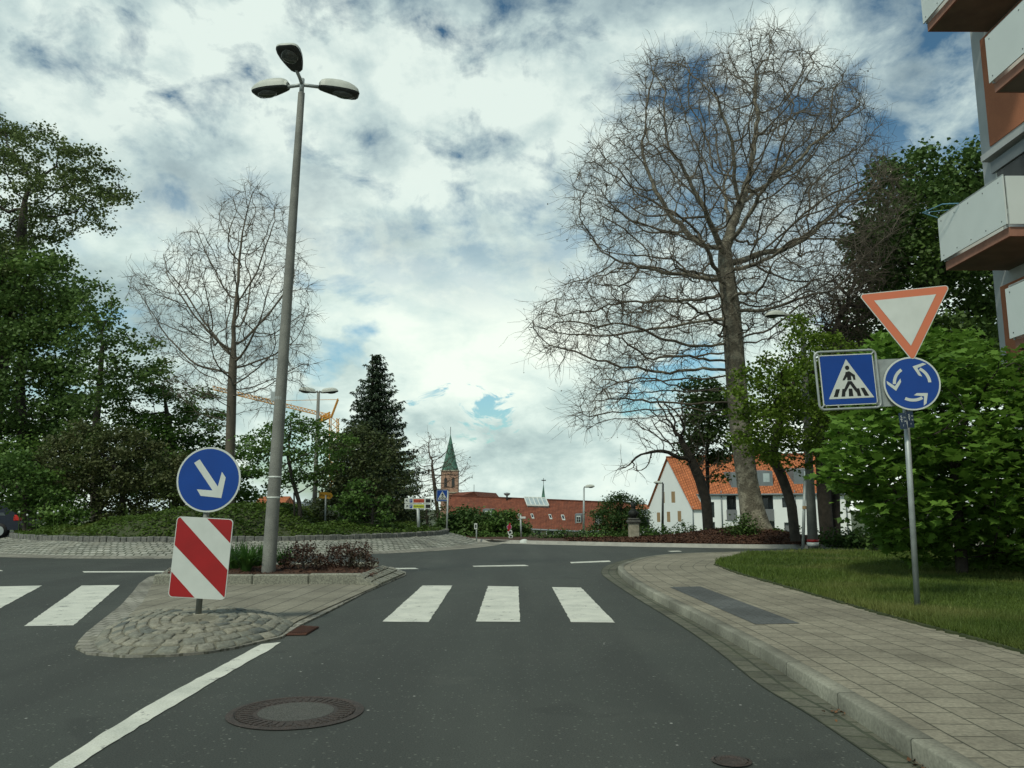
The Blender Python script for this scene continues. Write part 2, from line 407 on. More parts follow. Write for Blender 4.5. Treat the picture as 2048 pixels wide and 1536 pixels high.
def grow(name, label, poly, Y, hd, path, R0, nattr, step, mats, bark, cat='tree', group=None, leaf=None, bare=None, seed=1, dk=None, jit=.25, r0=.008, up=0.0, surf=.6, holes=0, ds=120.0, extra=None, iters=150, thick=.03, hidden=None, more=None):
    """tree: path = trunk axis (3d); crown fills the outline. leaf = (per tip, spread, size, shape, up, flat) ; bare = (twig length, r, count per tip)"""
    rs = np.random.RandomState(seed); w_px = np.ptp(np.array(poly)[:, 0]); poly = jag(np.array(poly, float), min(20, w_px*.05), seed, max(12, w_px*.08)); A = vol(poly, Y, hd, nattr, rs, surf, ds)
    if holes:                                          # gaps in the crown
        hc = vol(poly, Y, hd, holes, rs, 1, ds); sz = np.ptp(A[:, 2])*.09
        d = ((A[:, None]-hc[None])**2).sum(-1).min(1); A = A[d > sz**2]
    if extra is not None: A = np.vstack([A, extra])
    N, par, npth = colonize(A, path, step, dk or step*1.3, iters, jit, up, seed)
    r, nch = radii(N, par, r0, R0, npth)
    root = empty(name, tuple(path[0]), label, cat, group)
    if R0 <= thick*2: thick = R0*.35
    V = merge([wood(N, par, r, r > .12, 12), wood(N, par, r, (r <= .12) & (r > thick), 6)])
    # root flare
    link('trunk', qmesh(*V), bark, root, True)
    parts = [wood(N, par, r, r <= thick, 4 if bare else 3)]
    tip = np.where(nch == 0)[0]; tip = tip[tip > 0]; dirs = np.zeros_like(N); dirs[1:] = unit(N[1:]-N[par[1:]])
    if bare:
        L, tr, cnt = bare; thin = np.where((r < r0*2.1) & (np.arange(len(N)) > npth))[0]
        for k in range(cnt):
            s = thin if k % 2 else np.concatenate([tip, thin[rs.rand(len(thin)) < .5]])
            tv, e, ed = twigs(N[s], dirs[s]*.9, L, tr, 3, .62, .03, seed+k); parts.append(tv)
            if k < 2: tv2, e2, _ = twigs(e, ed, L*.6, tr*.7, 2, .6, 0, seed+50+k); parts.append(tv2)
        tw = merge(parts); pp = [(*tw, 0)]
        if leaf:
            per, spr, size, shape, lup, flat = leaf; c = np.vstack([e, e2]); c = c[rs.rand(len(c)) < per]
            pp.append((*leaves(c, size, shape, lup, seed, raw=True), 1))
        link('crown', kmix(pp), list(mats)+([bark] if len(mats) < 2 else []), root)
        return root
    tw = merge(parts); per, spr, size, shape, lup, flat = leaf
    cand = np.where((r < r0*3) & (np.arange(len(N)) > npth))[0]
    cc = N[np.concatenate([np.repeat(tip, 2), cand])]
    c = np.repeat(cc, per, 0); c = c+rs.normal(0, 1, c.shape)*np.array([spr, spr, spr*flat])
    if hidden is not None: c = c[hidden(c)]
    pp = [(*leaves(c, size, shape, lup, seed, droop=.3, raw=True), 0), (*tw, 1)]
    if more is not None: pp.append((*more, 0))
    link('crown', kmix(pp), [mats[0], bark], root)
    return root
# ------------------------------------------------------------------ world and sun
SUN_AZ, SUN_EL = R(215), R(52)                 # compass-like: direction the sun stands in (from +Y clockwise)
w = bpy.data.worlds.new('World'); SC.world = w; w.use_nodes = True
for n in list(w.node_tree.nodes): w.node_tree.nodes.remove(n)
nt = NT(w.node_tree)
out = nt.a('ShaderNodeOutputWorld')
sky = nt.a('ShaderNodeTexSky', _sky_type='NISHITA', _sun_disc=False, _sun_elevation=SUN_EL, _sun_rotation=SUN_AZ, _air_density=1.4, _dust_density=1.0, _ozone_density=1.6)
tc = nt.a('ShaderNodeTexCoord'); sp = nt.a('ShaderNodeSeparateXYZ', i0=tc.outputs['Generated'])
z = nt.math('MAXIMUM', sp.outputs[2], 0.0); zz = nt.math('ADD', z, .42)
cx = nt.math('DIVIDE', sp.outputs[0], zz); cy = nt.math('DIVIDE', sp.outputs[1], zz)
vec = nt.a('ShaderNodeCombineXYZ', X=cx, Y=nt.math('MULTIPLY', cy, .9), Z=3.1).outputs[0]
vec2 = nt.a('ShaderNodeCombineXYZ', X=sp.outputs[0], Y=sp.outputs[1], Z=nt.math('MULTIPLY', sp.outputs[2], 1.9)).outputs[0]
n1 = nt.noise(vec, 11.0, 9, .60, .25)                         # broken high layer
n1b = nt.noise(vec, 1.7, 3, .5)
n2 = nt.noise(vec2, 4.6, 10, .54, .3)                       # low cumulus seen from the side
n3 = nt.noise(vec2, 9.0, 8, .6, .2)
low = nt.ramp(sp.outputs[2], [(.20, 1), (.44, 0)], 'EASE')  # 1 near the horizon
cov1 = nt.math('ADD', nt.math('MULTIPLY', n1, .62), nt.math('MULTIPLY', n1b, .5))
hi_mask = nt.ramp(cov1, [(.495, .0), (.55, .5), (.62, .97)])
lo_mask = nt.ramp(n2, [(.34, .2), (.41, 1)])
nt_mix = nt.a('ShaderNodeMix', _data_type='FLOAT'); nt.l.new(low, nt_mix.inputs[0]); nt.l.new(hi_mask, nt_mix.inputs[2]); nt.l.new(lo_mask, nt_mix.inputs[3]); mask = nt_mix.outputs[0]
# a gap in the low clouds straight ahead
hd = nt.a('ShaderNodeVectorMath', _operation='DISTANCE'); nt.l.new(nt.a('ShaderNodeCombineXYZ', X=sp.outputs[0], Y=nt.math('MULTIPLY', sp.outputs[2], 2.0), Z=0.0).outputs[0], hd.inputs[0]); hd.inputs[1].default_value = (-.035, .232, 0)
gap = nt.ramp(nt.math('ADD', hd.outputs['Value'], nt.math('MULTIPLY', nt.math('SUBTRACT', nt.noise(vec2, 16.0, 6, .65, .5), .5), .30)), [(.022, 0), (.040, 1)])
gap = nt.math('MAXIMUM', gap, nt.math('LESS_THAN', sp.outputs[1], 0.0))
mask = nt.math('MULTIPLY', mask, gap)
hd2 = nt.a('ShaderNodeVectorMath', _operation='DISTANCE'); nt.l.new(nt.a('ShaderNodeCombineXYZ', X=sp.outputs[0], Y=nt.math('MULTIPLY', sp.outputs[2], 1.6), Z=0.0).outputs[0], hd2.inputs[0]); hd2.inputs[1].default_value = (.19, .24, 0)
gap2 = nt.ramp(nt.math('ADD', hd2.outputs['Value'], nt.math('MULTIPLY', nt.math('SUBTRACT', n3, .5), .3)), [(.035, 0), (.065, 1)])
mask = nt.math('MULTIPLY', mask, nt.math('MAXIMUM', gap2, nt.math('LESS_THAN', sp.outputs[1], 0.0)))
shade = nt.math('ADD', nt.math('MULTIPLY', nt.noise(vec, 6.0, 8, .58, .1), .62), nt.math('MULTIPLY', n1b, .38))
hic = nt.ramp(shade, [(.39, (.26, .37, .43)), (.475, (.47, .61, .64)), (.535, (.70, .86, .84)), (.60, (.98, 1.12, 1.04))])
lsh = nt.math('ADD', nt.math('MULTIPLY', nt.noise(vec2, 3.6, 3, .5, .3), .62), nt.math('MULTIPLY', nt.noise(vec2, 11.0, 8, .6, .2), .38))
loc_ = nt.ramp(lsh, [(.38, (.42, .57, .58)), (.45, (.66, .84, .80)), (.52, (.94, 1.11, 1.02)), (.60, (1.15, 1.27, 1.13))])
ccol = nt.mix(low, hic, loc_)
bg1 = nt.a('ShaderNodeBackground', Strength=.09); nt.l.new(nt.mix(1.0, sky.outputs[0], nt.mix(low, (.46, .72, .78), (.85, 1.25, 1.35)), 'MULTIPLY'), bg1.inputs[0])
bg2 = nt.a('ShaderNodeBackground', Strength=.82); nt.l.new(ccol, bg2.inputs[0])
ms = nt.a('ShaderNodeMixShader', Fac=mask); nt.l.new(bg1.outputs[0], ms.inputs[1]); nt.l.new(bg2.outputs[0], ms.inputs[2]); nt.l.new(ms.outputs[0], out.inputs[0])
sl = bpy.data.lights.new('sun', 'SUN'); sl.energy = 2.2; sl.angle = R(7); sl.color = (1, .97, .80)
so = bpy.data.objects.new('sun', sl); COL.objects.link(so); so.location = (0, -20, 40)
sd = Vector((math.sin(SUN_AZ)*math.cos(SUN_EL), math.cos(SUN_AZ)*math.cos(SUN_EL), math.sin(SUN_EL)))
so.rotation_euler = sd.to_track_quat('Z', 'Y').to_euler()
SC.view_settings.view_transform = 'Standard'; SC.view_settings.look = 'None'; SC.view_settings.exposure = 0; SC.view_settings.gamma = 1
SC.cycles.use_denoising = True; SC.cycles.max_bounces = 6; SC.cycles.transparent_max_bounces = 8
# ------------------------------------------------------------------ materials
ASPH = asphalt(); PAINT = paintmat()
SOIL = M_('grass_soil', (.035, .05, .018), (.06, .07, .03), 3, .95, bump=.6, bscale=40)
FARG = M_('far_ground', (.045, .065, .028), (.07, .08, .035), .05, .95)
MULCH = M_('bark_mulch', (.055, .030, .020), (.10, .052, .033), 14, .95, bump=.9, bscale=50, bdist=.03)
CHIP = leafmat('bark_chip', (.035, .018, .012), (.135, .066, .040), None, 4, .0, .9)
PAVE = brickmat('concrete_paver', (.205, .190, .143), (.258, .240, .182), (.085, .085, .062), .24, .24, .007, None, .9, .5, var=.3, bdist=.006)
PAVE2 = brickmat('island_paver', (.195, .184, .14), (.225, .213, .165), (.05, .05, .04), 1.7, .30, .008, None, .9, .5, rot=R(92), var=.3, bdist=.006)
DARKP = brickmat('dark_paver', (.088, .096, .094), (.10, .108, .105), (.06, .065, .06), .12, .12, .005, None, .9, .3, var=.3, bdist=.004)
GRAN = M_('granite_kerb', (.27, .27, .215), (.17, .172, .138), 40, .85, bump=.45, bscale=90, bdist=.008, fine=.4, fscale=200, lo=.42, hi=.58)
KERBM = brickmat('kerb_stones', (.185, .186, .148), (.235, .233, .185), (.05, .055, .04), 1.0, .6, .006, (.16, .162, .125), .9, .5, offset=0, var=.5, bdist=.006)
CONK = M_('concrete_kerb', (.36, .36, .32), (.28, .28, .25), 5, .85, bump=.3, bscale=60)
GUT = brickmat('gutter_sett', (.080, .083, .062), (.115, .115, .086), (.05, .058, .038), .22, .16, .014, (.10, .105, .065), .9, .6, distort=.03, var=.45)
SETT = brickmat('sloping_sett', (.23, .235, .20), (.34, .34, .295), (.08, .09, .065), .19, .15, .020, (.30, .29, .23), .9, .9, distort=.07, var=.4, bdist=.02)
BORD = brickmat('border_sett', (.23, .225, .19), (.29, .28, .235), (.13, .13, .10), .18, .16, .014, (.17, .165, .12), .9, .7, distort=.03, var=.4)
BLOCK = M_('wall_block', (.20, .20, .18), (.11, .115, .105), 9, .9, bump=.9, bscale=35, bdist=.02, fine=.4)
GALV = M_('galvanised_steel', (.40, .44, .43), (.31, .345, .34), 7, .5, .35, bump=.1, bscale=90)
CONC = M_('pole_concrete', (.23, .235, .21), (.165, .17, .155), 3.5, .85, bump=.35, bscale=80, bdist=.006, fine=.35, fscale=120)
WHITE = M_('sign_white', (.62, .66, .62), (.56, .60, .56), 5, .45)
BLUE = M_('sign_blue', (.003, .055, .30), (.003, .048, .26), 3, .4)
RED = M_('sign_red', (.36, .012, .014), (.30, .012, .013), 4, .45)
FADED = M_('faded_red', (.62, .165, .085), (.58, .18, .085), 4, .5)
BLACK = M_('sign_black', (.012, .014, .014), None, 4, .5)
DKGREY = M_('dark_housing', (.045, .05, .048), (.03, .034, .033), 8, .45)
LENS = M_('lamp_glass', (.10, .11, .105), (.06, .07, .066), 9, .15, spec=.8)
SHELL = M_('lamp_shell', (.55, .58, .52), (.46, .49, .44), 6, .5)
IRON = M_('cast_iron', (.050, .042, .036), (.070, .054, .045), 20, .7, .2, bump=.8, bscale=80, fine=.4)
RUST = M_('rusty_iron', (.11, .042, .022), (.075, .034, .022), 18, .85, bump=.5)
BKPL = M_('plane_bark', (.15, .135, .10), (.31, .285, .215), 3.2, .9, bump=.9, bscale=14, bdist=.05, lo=.48, hi=.6, fine=.3, fscale=30)
BKDK = M_('dark_bark', (.040, .036, .029), (.075, .064, .050), 5, .95, bump=.9, bscale=25, bdist=.03)
BKTW = M_('twig_bark', (.085, .068, .052), (.120, .094, .070), 3, .95)
BKTG = M_('grey_twig_bark', (.115, .100, .076), (.155, .132, .10), 3, .95)
L_MAPLE = leafmat('maple_leaf', (.078, .168, .022), (.175, .315, .050), None, .8, .4, .6)
L_POP = leafmat('poplar_leaf', (.078, .115, .036), (.17, .22, .075), None, .7, .3)
L_DARK = leafmat('dark_leaf', (.050, .096, .024), (.12, .20, .050), (.14, .23, .045), .4, .3)
L_MID = leafmat('mid_leaf', (.060, .118, .026), (.13, .235, .052), (.15, .25, .045), .5, .35)
L_YEL = leafmat('yellow_green_leaf', (.075, .135, .014), (.17, .26, .034), None, .6, .4)
L_BRZ = leafmat('bronze_leaf', (.060, .080, .030), (.115, .130, .046), (.09, .14, .036), .9, .3)
L_OLIVE = leafmat('olive_leaf', (.054, .078, .028), (.10, .125, .046), (.085, .075, .036), .6, .3)
L_CONI = leafmat('conifer_needle', (.022, .042, .022), (.060, .092, .046), None, .8, .1)
L_HEDGE = leafmat('hedge_leaf', (.042, .088, .026), (.105, .18, .046), (.12, .19, .05), .7, .3)
L_COVER = leafmat('ground_cover_leaf', (.045, .085, .016), (.115, .185, .034), (.12, .15, .03), .6, .35)
L_GRASS = leafmat('grass_blade', (.045, .085, .015), (.15, .215, .04), (.20, .215, .065), .5, .3)
L_LILY = leafmat('lily_blade', (.035, .095, .018), (.075, .165, .032), None, 2, .35)
L_RED = leafmat('reddish_twig_leaf', (.050, .026, .018), (.10, .055, .035), (.03, .045, .018), 2.2, .25)
PLAST = M_('white_render', (.84, .87, .85), (.80, .83, .81), .6, .9, bump=.1)
SALM = M_('salmon_render', (.42, .165, .085), (.37, .145, .077), 2, .95, bump=.5, bscale=120, bdist=.004, fine=.25)
GREYW = M_('grey_render', (.46, .49, .49), (.40, .43, .43), 1.5, .95, bump=.4, bscale=120, bdist=.004)
PANEL = M_('balcony_panel', (.64, .70, .68), (.60, .66, .64), 1.2, .55)
SLABU = M_('slab_concrete', (.20, .165, .13), (.15, .125, .10), 2.2, .95, bump=.3)
SLABE = M_('slab_edge', (.33, .165, .115), (.26, .13, .09), 4, .9, bump=.3)
CREAM = M_('cream_render', (.62, .56, .36), (.55, .50, .33), .4, .9)
GLASSD = M_('window_dark', (.02, .026, .028), (.05, .06, .06), 1.5, .12, spec=.8)
GLASSB = M_('window_bright', (.42, .50, .50), (.30, .37, .38), 1.0, .12, spec=.8)
ZINC = M_('zinc_sheet', (.20, .23, .24), (.165, .19, .20), .8, .5, .3)
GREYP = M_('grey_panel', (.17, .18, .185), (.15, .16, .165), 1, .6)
WOOD = M_('wood_frame', (.36, .24, .12), (.30, .19, .09), 3, .6)
COPPER = M_('verdigris', (.085, .20, .145), (.035, .085, .065), .9, .7, lo=.4, hi=.6)
SANDS = M_('pink_sandstone', (.42, .27, .19), (.35, .21, .15), .35, .95)
STONE = M_('pale_sandstone', (.46, .42, .32), (.30, .28, .21), 6, .95, bump=.5)
ORNG = M_('crane_yellow', (.62, .30, .045), (.55, .25, .04), 2, .6)
YELL = M_('sign_yellow', (.62, .32, .02), None, 4, .5)
LIME = M_('sign_lime', (.55, .62, .05), None, 4, .5)
ORED = M_('sign_orange_red', (.62, .10, .045), None, 4, .5)
PINK = M_('sign_magenta_red', (.42, .03, .12), None, 4, .5)
CARP = M_('car_paint', (.015, .02, .035), None, 1, .25, .3, spec=.6)
TYRE = M_('rubber', (.015, .015, .016), None, 4, .8)
TLIT = M_('tail_light', (.55, .02, .015), None, 4, .25)
def tilemat(name, c1, c2, dirt, bw=.22, bh=.33):
    return brickmat(name, c1, c2, tuple(x*.45 for x in c1), bw, bh, .03, dirt, .9, .7, offset=.5, var=.35, bdist=.03)
TILE_O = tilemat('orange_tile', (.42, .135, .055), (.50, .17, .07), (.36, .12, .055))
TILE_R = tilemat('red_brown_tile', (.185, .058, .032), (.23, .075, .04), (.115, .05, .034))
# ------------------------------------------------------------------ ground and roads
YK = np.array([(-60, 36), (-22, 39), (-12, 41), (-5, 40), (-2.9, 34), (-2.0, 31), (-0.6, 28.9), (3.7, 26.7), (5.3, 26.0), (7.3, 25.3), (9, 25.1), (14, 26.5), (60, 31)], float)
gx = np.r_[np.linspace(-900, -80, 12), np.linspace(-60, 60, 61), np.linspace(80, 900, 12)]
gy = np.r_[np.linspace(-60, 30, 19), np.linspace(34, 130, 49), np.linspace(160, 2500, 14)]
X, Y = np.meshgrid(gx, gy); Z = np.interp(Y, [30, 36, 62, 75, 110, 400, 2500], [-.05, -.1, -1.15, -1.5, -5.2, -6, -6])
nx, ny = len(gx), len(gy); ii = np.arange(ny-1)[:, None]*nx+np.arange(nx-1)[None]
me = qmesh(np.stack([X, Y, Z], -1), np.stack([ii, ii+1, ii+nx+1, ii+nx], -1).reshape(-1, 4))
o = link('ground', me, FARG, None, True); o['kind'] = 'structure'
far = [tuple(p) for p in YK]
sheet('road', [(-60, -25), (60, -25)]+far[::-1], 0.0, ASPH)
def paint(pts, name='road_marking', z=.005):
    g = Gl(pts, z); ln = []
    for i in range(len(g)):                              # slightly rough edges
        a = np.array(g[i]); b = np.array(g[(i+1) % len(g)]); L = np.linalg.norm(b-a); n = max(2, int(L/.09))
        nr = np.array([a[1]-b[1], b[0]-a[0], 0])/max(L, .01)
        for k in range(n): ln.append(a+(b-a)*k/n+nr*(RS.uniform(-.006, .006) if k else 0))
    return sheet(name, ln, z, PAINT)
for q in ([(765,1243),(857,1244),(905,1171),(845,1171)], [(952,1243),(1040,1243.5),(1037,1173),(976,1172)], [(1142,1244),(1230,1245),(1162,1175),(1104,1174)],
          [(48,1252),(147,1250.5),(240,1170),(163,1171)], [(-60,1252),(-140,1252),(-10,1173),(84,1171),(-10,1222)]):
    paint(q, 'zebra_stripe')
for q in ([(945,1131.5),(948,1133.5),(1058,1132),(1050,1129.5)], [(1140,1124),(1143,1126.5),(1222,1123.5),(1218,1121)], [(775,1136),(778,1138.5),(838,1138),(830,1135.5)],
          [(165,1142.5),(168,1145),(345,1144.5),(345,1142)], [(-40,1141),(-40,1143),(6,1142),(2,1140)], [(1335,1102),(1342,1103.5),(1364,1103),(1358,1101.2)]):
    paint(q)
paint([(523,1288),(562,1284),(540,1299),(466,1340),(398,1381),(320,1427),(236,1479),(146,1536),(60,1594),(10,1594),(98,1536),(192,1474),(280,1420),(362,1374),(432,1337),(480,1311)], 'lane_line')
# right-hand kerb, gutter, pavement
KT = [(1922,1536),(1816,1474),(1710,1406),(1604,1343),(1519,1292),(1460,1262),(1383,1222),(1307,1186),(1256,1156),(1234,1136),(1239,1128.5),(1262,1120.5),(1295,1112),(1344,1107),(1400,1105),(1480,1103)]
kt = np.array(Gl(KT, .11)); d0 = kt[0]-kt[2]; kt = np.vstack([kt[0]+d0*8, kt]); kt = np.vstack([kt, [(12, 23.3, .11), (40, 24.5, .11)]])
kt = resample(smooth(kt, 2), .12)
GO = [(1773,1534),(1689,1476),(1604,1419),(1519,1372),(1434,1300),(1350,1243),(1265,1192),(1205,1152),(1201,1143),(1207,1133),(1235,1123),(1270,1115.5),(1344,1106.5)]
def nrm2(L):
    t = np.gradient(L[:, :2], axis=0); t /= np.linalg.norm(t, axis=1)[:, None]; return np.stack([t[:, 1], -t[:, 0]], 1)   # right-hand normal
def sweep(name, L, prof, mat, kind='structure', label=None, jointed=True):
    n = nrm2(L); s = np.r_[0, np.cumsum(np.linalg.norm(np.diff(L[:, :2], axis=0), axis=1))]
    k = len(prof); V = np.zeros((len(L), k, 3)); UV = np.zeros((len(L), k, 2)); c = 0
    for j, (o_, z_) in enumerate(prof):
        V[:, j, :2] = L[:, :2]+n*o_; V[:, j, 2] = z_
        if j: c += math.hypot(prof[j][0]-prof[j-1][0], prof[j][1]-prof[j-1][1])
        UV[:, j, 0] = s; UV[:, j, 1] = c
    i = np.arange(len(L)-1)[:, None]*k+np.arange(k-1)[None]
    Q = np.stack([i, i+1, i+k+1, i+k], -1).reshape(-1, 4)[:, ::-1]
    me = qmesh(V, Q); set_uv(me, UV.reshape(-1, 2)); o = link(name, me, mat); o['kind'] = kind; return o
sweep('kerb', kt, [(0.0, -.01), (0.0, .100), (.005, .107), (.014, .110), (.113, .11), (.118, .10), (.118, 0)], KERBM)
go = np.array(Gl(GO, .006)); go = np.vstack([go[0]+(go[0]-go[2])*6, go]); gk = kt[(kt[:, 1] < 21.9) & (kt[:, 0] < 4.6)].copy(); gk[:, 2] = .012; gk[:, :2] += nrm2(gk)*.01
go = resample(smooth(go, 2), .03); gk = gk[gk[:, 1] > go[0, 1]]
gm = go[np.linalg.norm(gk[:, None, :2]-go[None, :, :2], axis=2).argmin(1)]
strip('gutter', gm, gk, GUT, nseg=len(gk))
nn = nrm2(kt); dd = np.arange(.118, 5.6, .12); s = np.r_[0, np.cumsum(np.linalg.norm(np.diff(kt[:, :2], axis=0), axis=1))]
pv = np.zeros((len(kt), len(dd), 3)); last = kt[:, :2]+nn*.118; alive = np.ones(len(kt), bool)
for j, d in enumerate(dd):
    q = kt[:, :2]+nn*d; td, _ = polydist(kt[::2], q[:, 0], q[:, 1], False); alive &= td > d-.03
    last = np.where(alive[:, None], q, last); pv[:, j, :2] = last; pv[:, j, 2] = .10
k = len(dd); i = np.arange(len(kt)-1)[:, None]*k+np.arange(k-1)[None]; Q = np.stack([i, i+k, i+k+1, i+1], -1).reshape(-1, 4)
me = qmesh(pv, Q[:, ::-1]); set_uv(me, np.stack(np.broadcast_arrays(s[:, None], dd[None]), -1).reshape(-1, 2)); o = link('pavement', me, PAVE); o['kind'] = 'structure'
sheet('paving_patch', Gl([(1339,1174),(1400,1172.5),(1600,1246.5),(1511,1248.5)], .104), .104, DARKP)
# lawn
LE = [(2048,1302),(1943,1272),(1816,1240),(1689,1205),(1570,1171),(1508,1154),(1475,1145),(1440,1132),(1426,1126),(1440,1119),(1478,1108.5),(1503,1102.5)]
le = np.array(Gl(LE, .125)); le = np.vstack([le[0]+(le[0]-le[3])*4, le]); le = smooth(le, 2)
lawnp = [tuple(p[:2]) for p in le]+[(12, 23.15), (40, 24.3), (60, 24.5), (60, -20)]
edge = resample(le[:, :2], .05); e2 = edge+RS.normal(0, .018, edge.shape)
lawn2 = [tuple(p) for p in e2]+[(12, 23.15), (40, 24.3), (60, 24.5), (60, -20), (e2[0][0]+1, -20)]
sheet('lawn', lawn2, .122, SOIL, .03)
def grassblades():
    rs = np.random.RandomState(3); n = 520000
    # denser near the camera in picture terms: sample in the picture, keep what is on the lawn
    px = rs.uniform(1400, 2150, n); py = 1015+rs.uniform(85, 300, n)**1.0; g = G(px, py, .12); keep = inpoly(lawnp, g[:, 0], g[:, 1]) & (rs.rand(n) < .52)
    dk, _ = polydist(edge, g[:, 0], g[:, 1], False); keep &= (dk > .02)
    g = g[keep]; m = len(g); dist = g[:, 1]
    u = np.sin(g[:, 0]*1.7+np.sin(g[:, 1]*.9)*2)+np.sin(g[:, 1]*2.1+g[:, 0]*.6)
    h = rs.uniform(.03, .075, m)*(1+.25*u)*np.where(rs.rand(m) < .03, 1.8, 1); wd = .0045*(dist/8)**.85*rs.uniform(.7, 1.3, m)
    a = rs.uniform(0, 2*np.pi, m); b = np.stack([np.cos(a), np.sin(a), 0*a], 1)*wd[:, None]
    ln = rs.normal(0, .35, (m, 2))*h[:, None]; tip = g.copy(); tip[:, :2] += ln; tip[:, 2] += h
    V = np.stack([g-b, g+b, tip], 1); o = link('grass', kmesh(V.reshape(-1, 3), 3), L_GRASS); tag(o, 'short green grass of the lawn with scattered tufts', 'grass', kind='stuff')
grassblades()
# pebbles and litter in the gutter
lt = G(RS.normal(1715, 30, 60), RS.normal(1424, 7, 60), .02)
lt = np.vstack([lt, G(RS.normal(1860, 18, 60), RS.normal(1525, 7, 60), .02)])
tag(link('leaf_litter', leaves(lt, .03, LEAF, 1.2, 5), leafmat('dry_litter', (.10, .045, .02), (.22, .11, .05), None, 2, .1)), 'small drift of dry brown leaves lying in the gutter', 'leaf litter', kind='stuff')
# ------------------------------------------------------------------ roundabout
RC = np.array([-9.5, 29.5])
th = np.linspace(0, 2*np.pi, 241); ring = np.stack([RC[0]+np.cos(th), RC[1]+np.sin(th), 0*th], 1)
def rev(name, prof, mat, parent=None, kind=None, n=240, jitter=0, close=True):
    V = []; UV = []
    c = 0
    for j, (r_, z_) in enumerate(prof):
        if j: c += math.hypot(r_-prof[j-1][0], z_-prof[j-1][1])
        a = np.linspace(0, 2*np.pi, n+1); V.append(np.stack([RC[0]+r_*np.cos(a), RC[1]+r_*np.sin(a), np.full(n+1, z_)+(RS.normal(0, jitter, n+1) if jitter else 0)], 1)); UV.append(np.stack([a*7.8, np.full(n+1, c)], 1))
    V = np.stack(V, 1); k = len(prof); i = np.arange(n)[:, None]*k+np.arange(k-1)[None]
    Q = np.stack([i, i+k, i+k+1, i+1], -1).reshape(-1, 4)
    me = qmesh(V, Q); set_uv(me, np.stack(UV, 1).reshape(-1, 2)); o = link(name, me, mat, parent)
    if kind: o['kind'] = kind
    return o
wall = empty('stone_wall', (RC[0], RC[1], 0), 'low grey cobbled stone wall curving round the planted roundabout', 'stone wall')
rev('sloping_apron', [(8.42, 0.0), (8.38, .03), (8.2, .09), (7.95, .165), (7.7, .235), (7.45, .295), (7.30, .32)], SETT, wall, jitter=.006)
rev('base_strip', [(9.35, .004), (9.3, .010), (8.40, .022)], BORD, wall)
mb = MB(); a = 0.0
while a < 2*math.pi-.02:
    wd = RS.uniform(.15, .26); da = wd/7.2; hh = RS.uniform(.445, .475); ro = 7.30+RS.uniform(-.015, .02)
    M = Matrix.Translation((RC[0], RC[1], 0)) @ Matrix.Rotation(a+da/2, 4, 'Z')
    mb.bevbox((ro-.22, -wd/2+.006, .24), (ro, wd/2-.006, hh), .014, M); a += da
mb.build('top_course', BLOCK, wall)
rev('wall_core', [(7.25, .2), (7.25, .42), (7.05, .42)], MULCH, wall)
def isl_z(x, y):
    r = np.hypot(x-RC[0], y-RC[1]); e = np.clip((7.1-r)/1.6, 0, 1)
    top = np.interp(x, [-17, -15.3, -13, -11.5, -9.6, -8.2, -7.3, -6.3, -4.8, -2], [.45, .55, .62, .85, 1.15, 1.30, 1.12, .62, .66, .55])
    return .42+(top-.42)*np.sin(e*math.pi/2)**.8
gr = np.linspace(-7.1, 7.1, 90); X, Y = np.meshgrid(gr, gr); rr = np.hypot(X, Y); Xs = np.where(rr > 7.1, X*7.1/rr, X)+RC[0]; Ys = np.where(rr > 7.1, Y*7.1/rr, Y)+RC[1]
i = np.arange(89)[:, None]*90+np.arange(89)[None]; Q = np.stack([i, i+1, i+91, i+90], -1).reshape(-1, 4)
kc = rr.ravel()[Q].min(1) < 7.1
o = link('planted_mound', qmesh(np.stack([Xs, Ys, isl_z(Xs, Ys)], -1), Q[kc]), SOIL, None, True); o['kind'] = 'structure'
n = 62000; a = RS.uniform(0, 2*np.pi, n); r_ = 7.15*np.sqrt(RS.rand(n)); c = np.stack([RC[0]+r_*np.cos(a), RC[1]+r_*np.sin(a)], 1); c = c[c[:, 1] < 30]
lump = .09*(np.sin(c[:, 0]*3.1)+np.sin(c[:, 1]*3.7+c[:, 0]))*.5+.06
c3 = np.c_[c, isl_z(c[:, 0], c[:, 1])+np.clip(lump, -.02, 1)*RS.uniform(0, 1.4, len(c))]
tag(link('ground_cover', leaves(c3, .085, LEAFL, .9, 3, fold=.2), L_COVER), 'low leafy ground cover on the roundabout mound', 'ground cover', kind='stuff')
# ------------------------------------------------------------------ splitter island
IO = [(150,1293),(158,1280),(172,1265),(193,1248),(241,1211),(267,1182),(278,1167),(297,1154),(337,1143),(560,1137),(783,1133.5),(812,1144),(812,1149),(731,1184),(660,1221),(601,1249),(564,1273),(527,1281),(471,1294),(415,1303),(341,1309),(248,1311),(174,1305)]
io = Gl(IO, .02)
sheet('traffic_island', [p[:2] for p in io], .02, BORD, .03)
PVP = [(304,1169),(296,1185),(284,1206),(246,1243),(280,1262),(560,1262),(597,1240),(757,1170),(722,1168.5)]
sheet('island_paving', [p[:2] for p in Gl(PVP, .035)], .035, PAVE2, .012)
